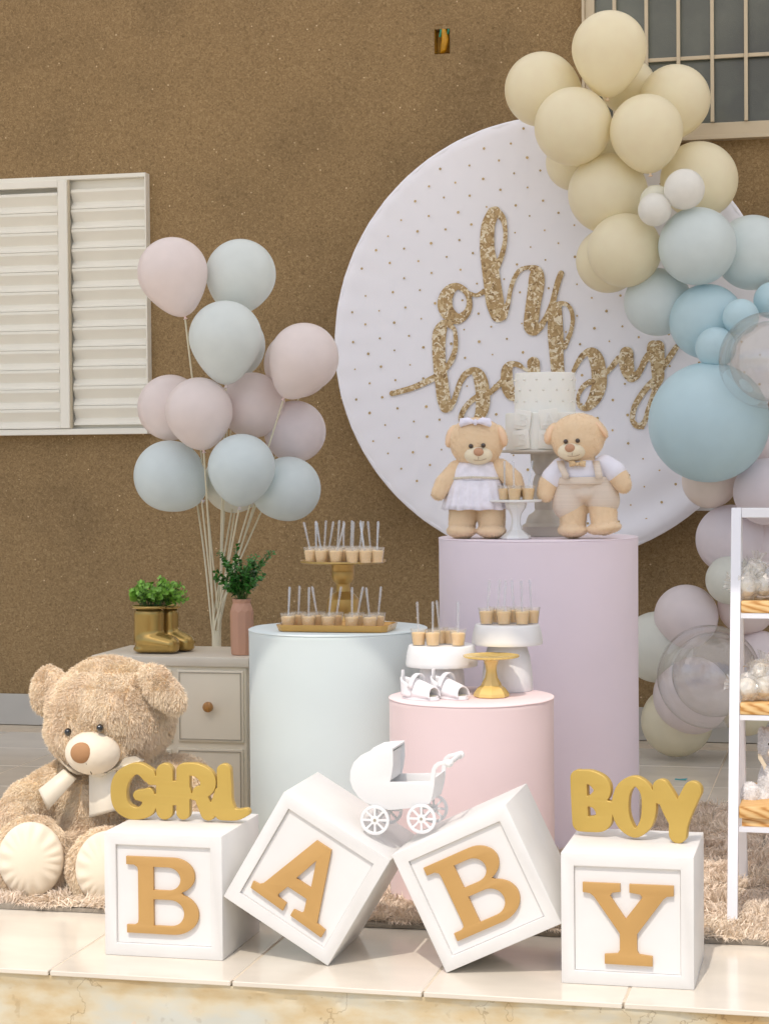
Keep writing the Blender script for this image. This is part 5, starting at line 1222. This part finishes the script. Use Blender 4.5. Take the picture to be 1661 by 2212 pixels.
gl = [
 (1316, 104, 81, -.10, 'yellow', 'pale yellow balloon at the very top of the garland', 2, (1312, 215), None),
 (1170, 192, 80, .0, 'yellow', 'pale yellow balloon at the top left of the garland against brown wall', 1, (1270, 235), None),
 (1357, 186, 60, .16, 'yellow', 'shaded yellow balloon wedged behind the topmost balloon', 0, None, None),
 (1458, 215, 76, .04, 'yellow', 'pale yellow balloon below the barred window at the right', 1, (1425, 320), None),
 (1238, 272, 84, -.13, 'yellow', 'large pale yellow balloon at the upper left front of the garland', 0, None, None),
 (1396, 282, 79, -.16, 'yellow', 'pale yellow balloon in the upper front with small gold knot below', 1, (1405, 380), None),
 (1510, 388, 84, .06, 'yellow', 'pale yellow balloon at right behind the two small white ones', 0, None, 75),
 (1240, 350, 61, .16, 'yellow', 'yellow balloon mostly hidden beneath the large upper left one', 0, None, None),
 (1325, 330, 45, .2, 'olive', 'small shaded yellow balloon deep inside the upper garland', 0, None, None),
 (1313, 417, 86, -.02, 'yellow', 'wide pale yellow balloon over the backdrop above the lowest yellow pair', 0, None, None),
 (1349, 540, 80, -.10, 'yellow', 'lowest front pale yellow balloon touching the first blue one', 0, None, None),
 (1314, 562, 70, .04, 'yellow', 'lowest yellow balloon peeking out behind on the left', 0, None, None),
 (1478, 408, 44, -.26, 'white', 'small white balloon, the upper right of the small pair', 0, None, None),
 (1414, 452, 36, -.27, 'white', 'small white balloon, the lower left of the small pair', 0, None, None),
 (1416, 433, 34, -.2, 'cream', 'small cream balloon behind the lower left white one', 0, None, None),
 (1506, 531, 84, -.16, 'blue', 'large pale blue balloon right below the small white pair', 0, None, None),
 (1625, 545, 81, .0, 'blue', 'greyish blue balloon at the right edge beside the hoop', 0, None, None),
 (1421, 652, 73, .0, 'blue', 'pale blue balloon over the backdrop below the yellow ones', 0, None, None),
 (1527, 694, 81, -.08, 'sky', 'sky blue balloon behind the two small blue ones', 0, None, None),
 (1600, 684, 39, -.24, 'sky', 'small blue balloon touching the upper clear balloon', 0, None, None),
 (1546, 750, 44, -.25, 'sky', 'small blue balloon just above the giant blue balloon', 0, None, None),
 (1668, 648, 40, -.12, 'sky', 'small blue balloon cut by the right edge of the picture', 0, None, None),
 (1531, 912, 130, -.22, 'sky', 'giant sky blue balloon, the biggest of the garland', 0, None, None),
 (1533, 1038, 60, .0, 'peach', 'peach balloon under the giant blue balloon', 0, None, None),
 (1657, 1062, 73, -.10, 'lilac', 'lilac pink balloon above the ladder shelf top', 0, None, None),
 (1640, 965, 50, .1, 'mauve', 'mauve balloon in the shade right of the giant blue one', 0, None, None),
 (1578, 1165, 75, .02, 'lilac', 'lilac pink balloon left of the ladder shelf top', 0, None, None),
 (1660, 1190, 66, .08, 'mauve', 'mauve balloon seen through the top of the ladder shelf', 0, None, None),
 (1577, 1253, 53, -.08, 'sage', 'small grey green balloon left of the upper shelf', 0, None, None),
 (1482, 1332, 69, .0, 'mauve', 'mauve pink balloon left of the shelf above the lower clear one', 0, None, None),
 (1613, 1308, 63, .06, 'rose', 'rose pink balloon behind the upper shelf board', 0, None, None),
 (1420, 1398, 77, .06, 'sage', 'grey green balloon half hidden by the lilac plinth', 0, None, None),
 (1640, 1420, 58, .06, 'mauve', 'pink balloon behind the middle shelf with red knot', 0, None, None),
 (1495, 1503, 84, .0, 'mauve', 'shaded pink balloon seen through the lower clear balloon', 0, None, None),
 (1462, 1558, 77, .08, 'olive', 'lowest grey yellow balloon near the floor', 0, None, None),
 (1612, 1538, 52, .10, 'olive', 'grey yellow balloon behind the middle of the ladder shelf', 0, None, None)]
for px, py, r, dY, col, lab, te, kn_, ry in gl: balloon(px, py, r, G0 + dY, col, lab, GG, te, kn_, ry)
m_clr = clear_mat('clear balloon film', milk=.05, ior=1.45, rough=.01); m_cl2 = clear_mat('clear inner balloon film', (.97, .96, .95), milk=.09, ior=1.6, rough=.02, milk_rgb=(226, 220, 214))
def clear_balloon(px, py, r, ix, iy, ir, Y, label):
    c = at(px, py, Y); t = thing('clear_balloon', label, 'balloon', c, 0, GG); s_ = mpp(c)
    me = TEAR[0].copy(); me.materials.append(m_clr); a = link('outer_film', me, None, t); a.scale = (r * s_,) * 3
    me = TEAR[0].copy(); me.materials.append(m_cl2); b = link('inner_film', me, None, t); b.scale = (ir * s_,) * 3; b.location = at(ix, iy, Y) - c
clear_balloon(1657, 778, 104, 1664, 780, 87, G0 - .40, 'clear double balloon in front of the giant blue one, right edge')
clear_balloon(1532, 1462, 112, 1544, 1457, 92, G0 - .34, 'large clear double balloon low beside the ladder shelf')

# ================================================================== wrapped favours on the shelves
m_cel = clear_mat('crinkled cellophane', (.97, .97, .96), milk=.26, ior=1.7, rough=.06, milk_rgb=(248, 244, 236)); m_can = M('white sugar candy', (240, 232, 216), .6, .05, 20)
def favour(px, py, Y, r, label, tails, seed, base_z=None):
    c = at(px, py, Y); s_ = mpp(c) * r; rs = random.Random(seed)
    if base_z is not None: c.z = base_z + s_ * .95
    t = thing('wrapped_favour', label, 'favour', c, 0, 'cellophane wrapped favours on the ladder shelf')
    bm = bmesh.new(); bmesh.ops.create_icosphere(bm, subdivisions=3, radius=s_ * .74); me = bpy.data.meshes.new('sweet')
    for v in bm.verts: v.co *= 1 + .09 * noise.noise(v.co * 60 + Vector((seed, 0, 0)))
    bm.to_mesh(me); bm.free(); shade(me, 80); link('sweet', me, m_can, t)
    bm = bmesh.new(); bmesh.ops.create_icosphere(bm, subdivisions=3, radius=s_)
    for v in bm.verts:
        q = v.co.normalized(); v.co *= 1 + .22 * noise.noise(q * 2.2 + Vector((seed, 1, 2))) + .12 * abs(noise.noise(q * 3.5 + Vector((seed, 4, 2))))
        v.co.z = max(v.co.z, -s_ * .93)
    me = bpy.data.meshes.new('wrapper'); bm.to_mesh(me); bm.free(); shade(me, 12); link('wrapper', me, m_cel, t)
    fl_ = MB()
    for k in range(16):
        th, ph = rs.uniform(-.4, 1.2), rs.uniform(0, 6.28); d = Vector((math.cos(th) * math.cos(ph), math.cos(th) * math.sin(ph), math.sin(th)))
        q = d.cross(Vector((rs.uniform(-1, 1), rs.uniform(-1, 1), rs.uniform(-1, 1)))).normalized(); b0 = d * s_ * .9; w_ = s_ * rs.uniform(.25, .5); tip = d * s_ * rs.uniform(1.2, 1.6) + q.cross(d) * s_ * rs.uniform(-.35, .35)
        fl_.add([b0 - q * w_, b0 + q * w_, tip, (b0 * .6 + tip * .4) + q.cross(d) * w_ * .5], [[0, 3, 2], [3, 1, 2]])
    fl_.build('wrapper_folds', m_cel, t)
    for ang, L_ in tails:
        a = math.radians(ang); d = Vector(RT) * math.cos(a) + Vector(UP) * math.sin(a) - Vector(FW) * .25; d.normalize(); sd_ = d.cross(Vector(FW)).normalized(); v = []; n_ = 9
        for j in range(4):
            for i in range(n_):
                u = (i / (n_ - 1) - .5); w_ = s_ * (.25 + .62 * j / 3)
                v.append(d * (s_ * .85 + s_ * L_ * j / 3 * (1 - .25 * rs.random() * (j == 3))) + sd_ * u * w_ * 1.6 + Vector(FW) * (.13 * s_ * ((-1) ** i) * (.4 + j / 3)))
        f_ = [[j * n_ + i, j * n_ + i + 1, (j + 1) * n_ + i + 1, (j + 1) * n_ + i] for j in range(3) for i in range(n_ - 1)]
        link('wrapper_tail', mesh_from('wrapper_tail', v, f_), m_cel, t)
for k, (tz_, tf_, tr2) in enumerate(TIER[:2]):
    ym = tf_ + .05; nm = ('upper', 'middle')[k]
    rows = [((1612, 30), 'leftmost favour on the %s shelf, its tail over the white leg', [(165, 1.0), (60, .8)]), ((1650, 30), 'second favour from the left on the %s shelf', [(75, .9), (-150, .6)]), ((1690, 30), 'third favour from the left on the %s shelf, cut by picture edge', [(100, .8)])]
    for q, ((px, r), lab, tails) in enumerate(rows):
        favour(px, (1270, 1490)[k], ym + .02 * (q % 2), r, 'cellophane wrapped sweet, ' + lab % nm, tails, k * 10 + q, tz_)
    favour(1630 + 14 * k, (1245, 1455)[k], ym + .085, 27, 'white sweet wrapped in crinkled cellophane, behind the front favours on the %s shelf' % nm, [(80, 1.0), (140, .7)], k * 10 + 5, tz_ + .036)
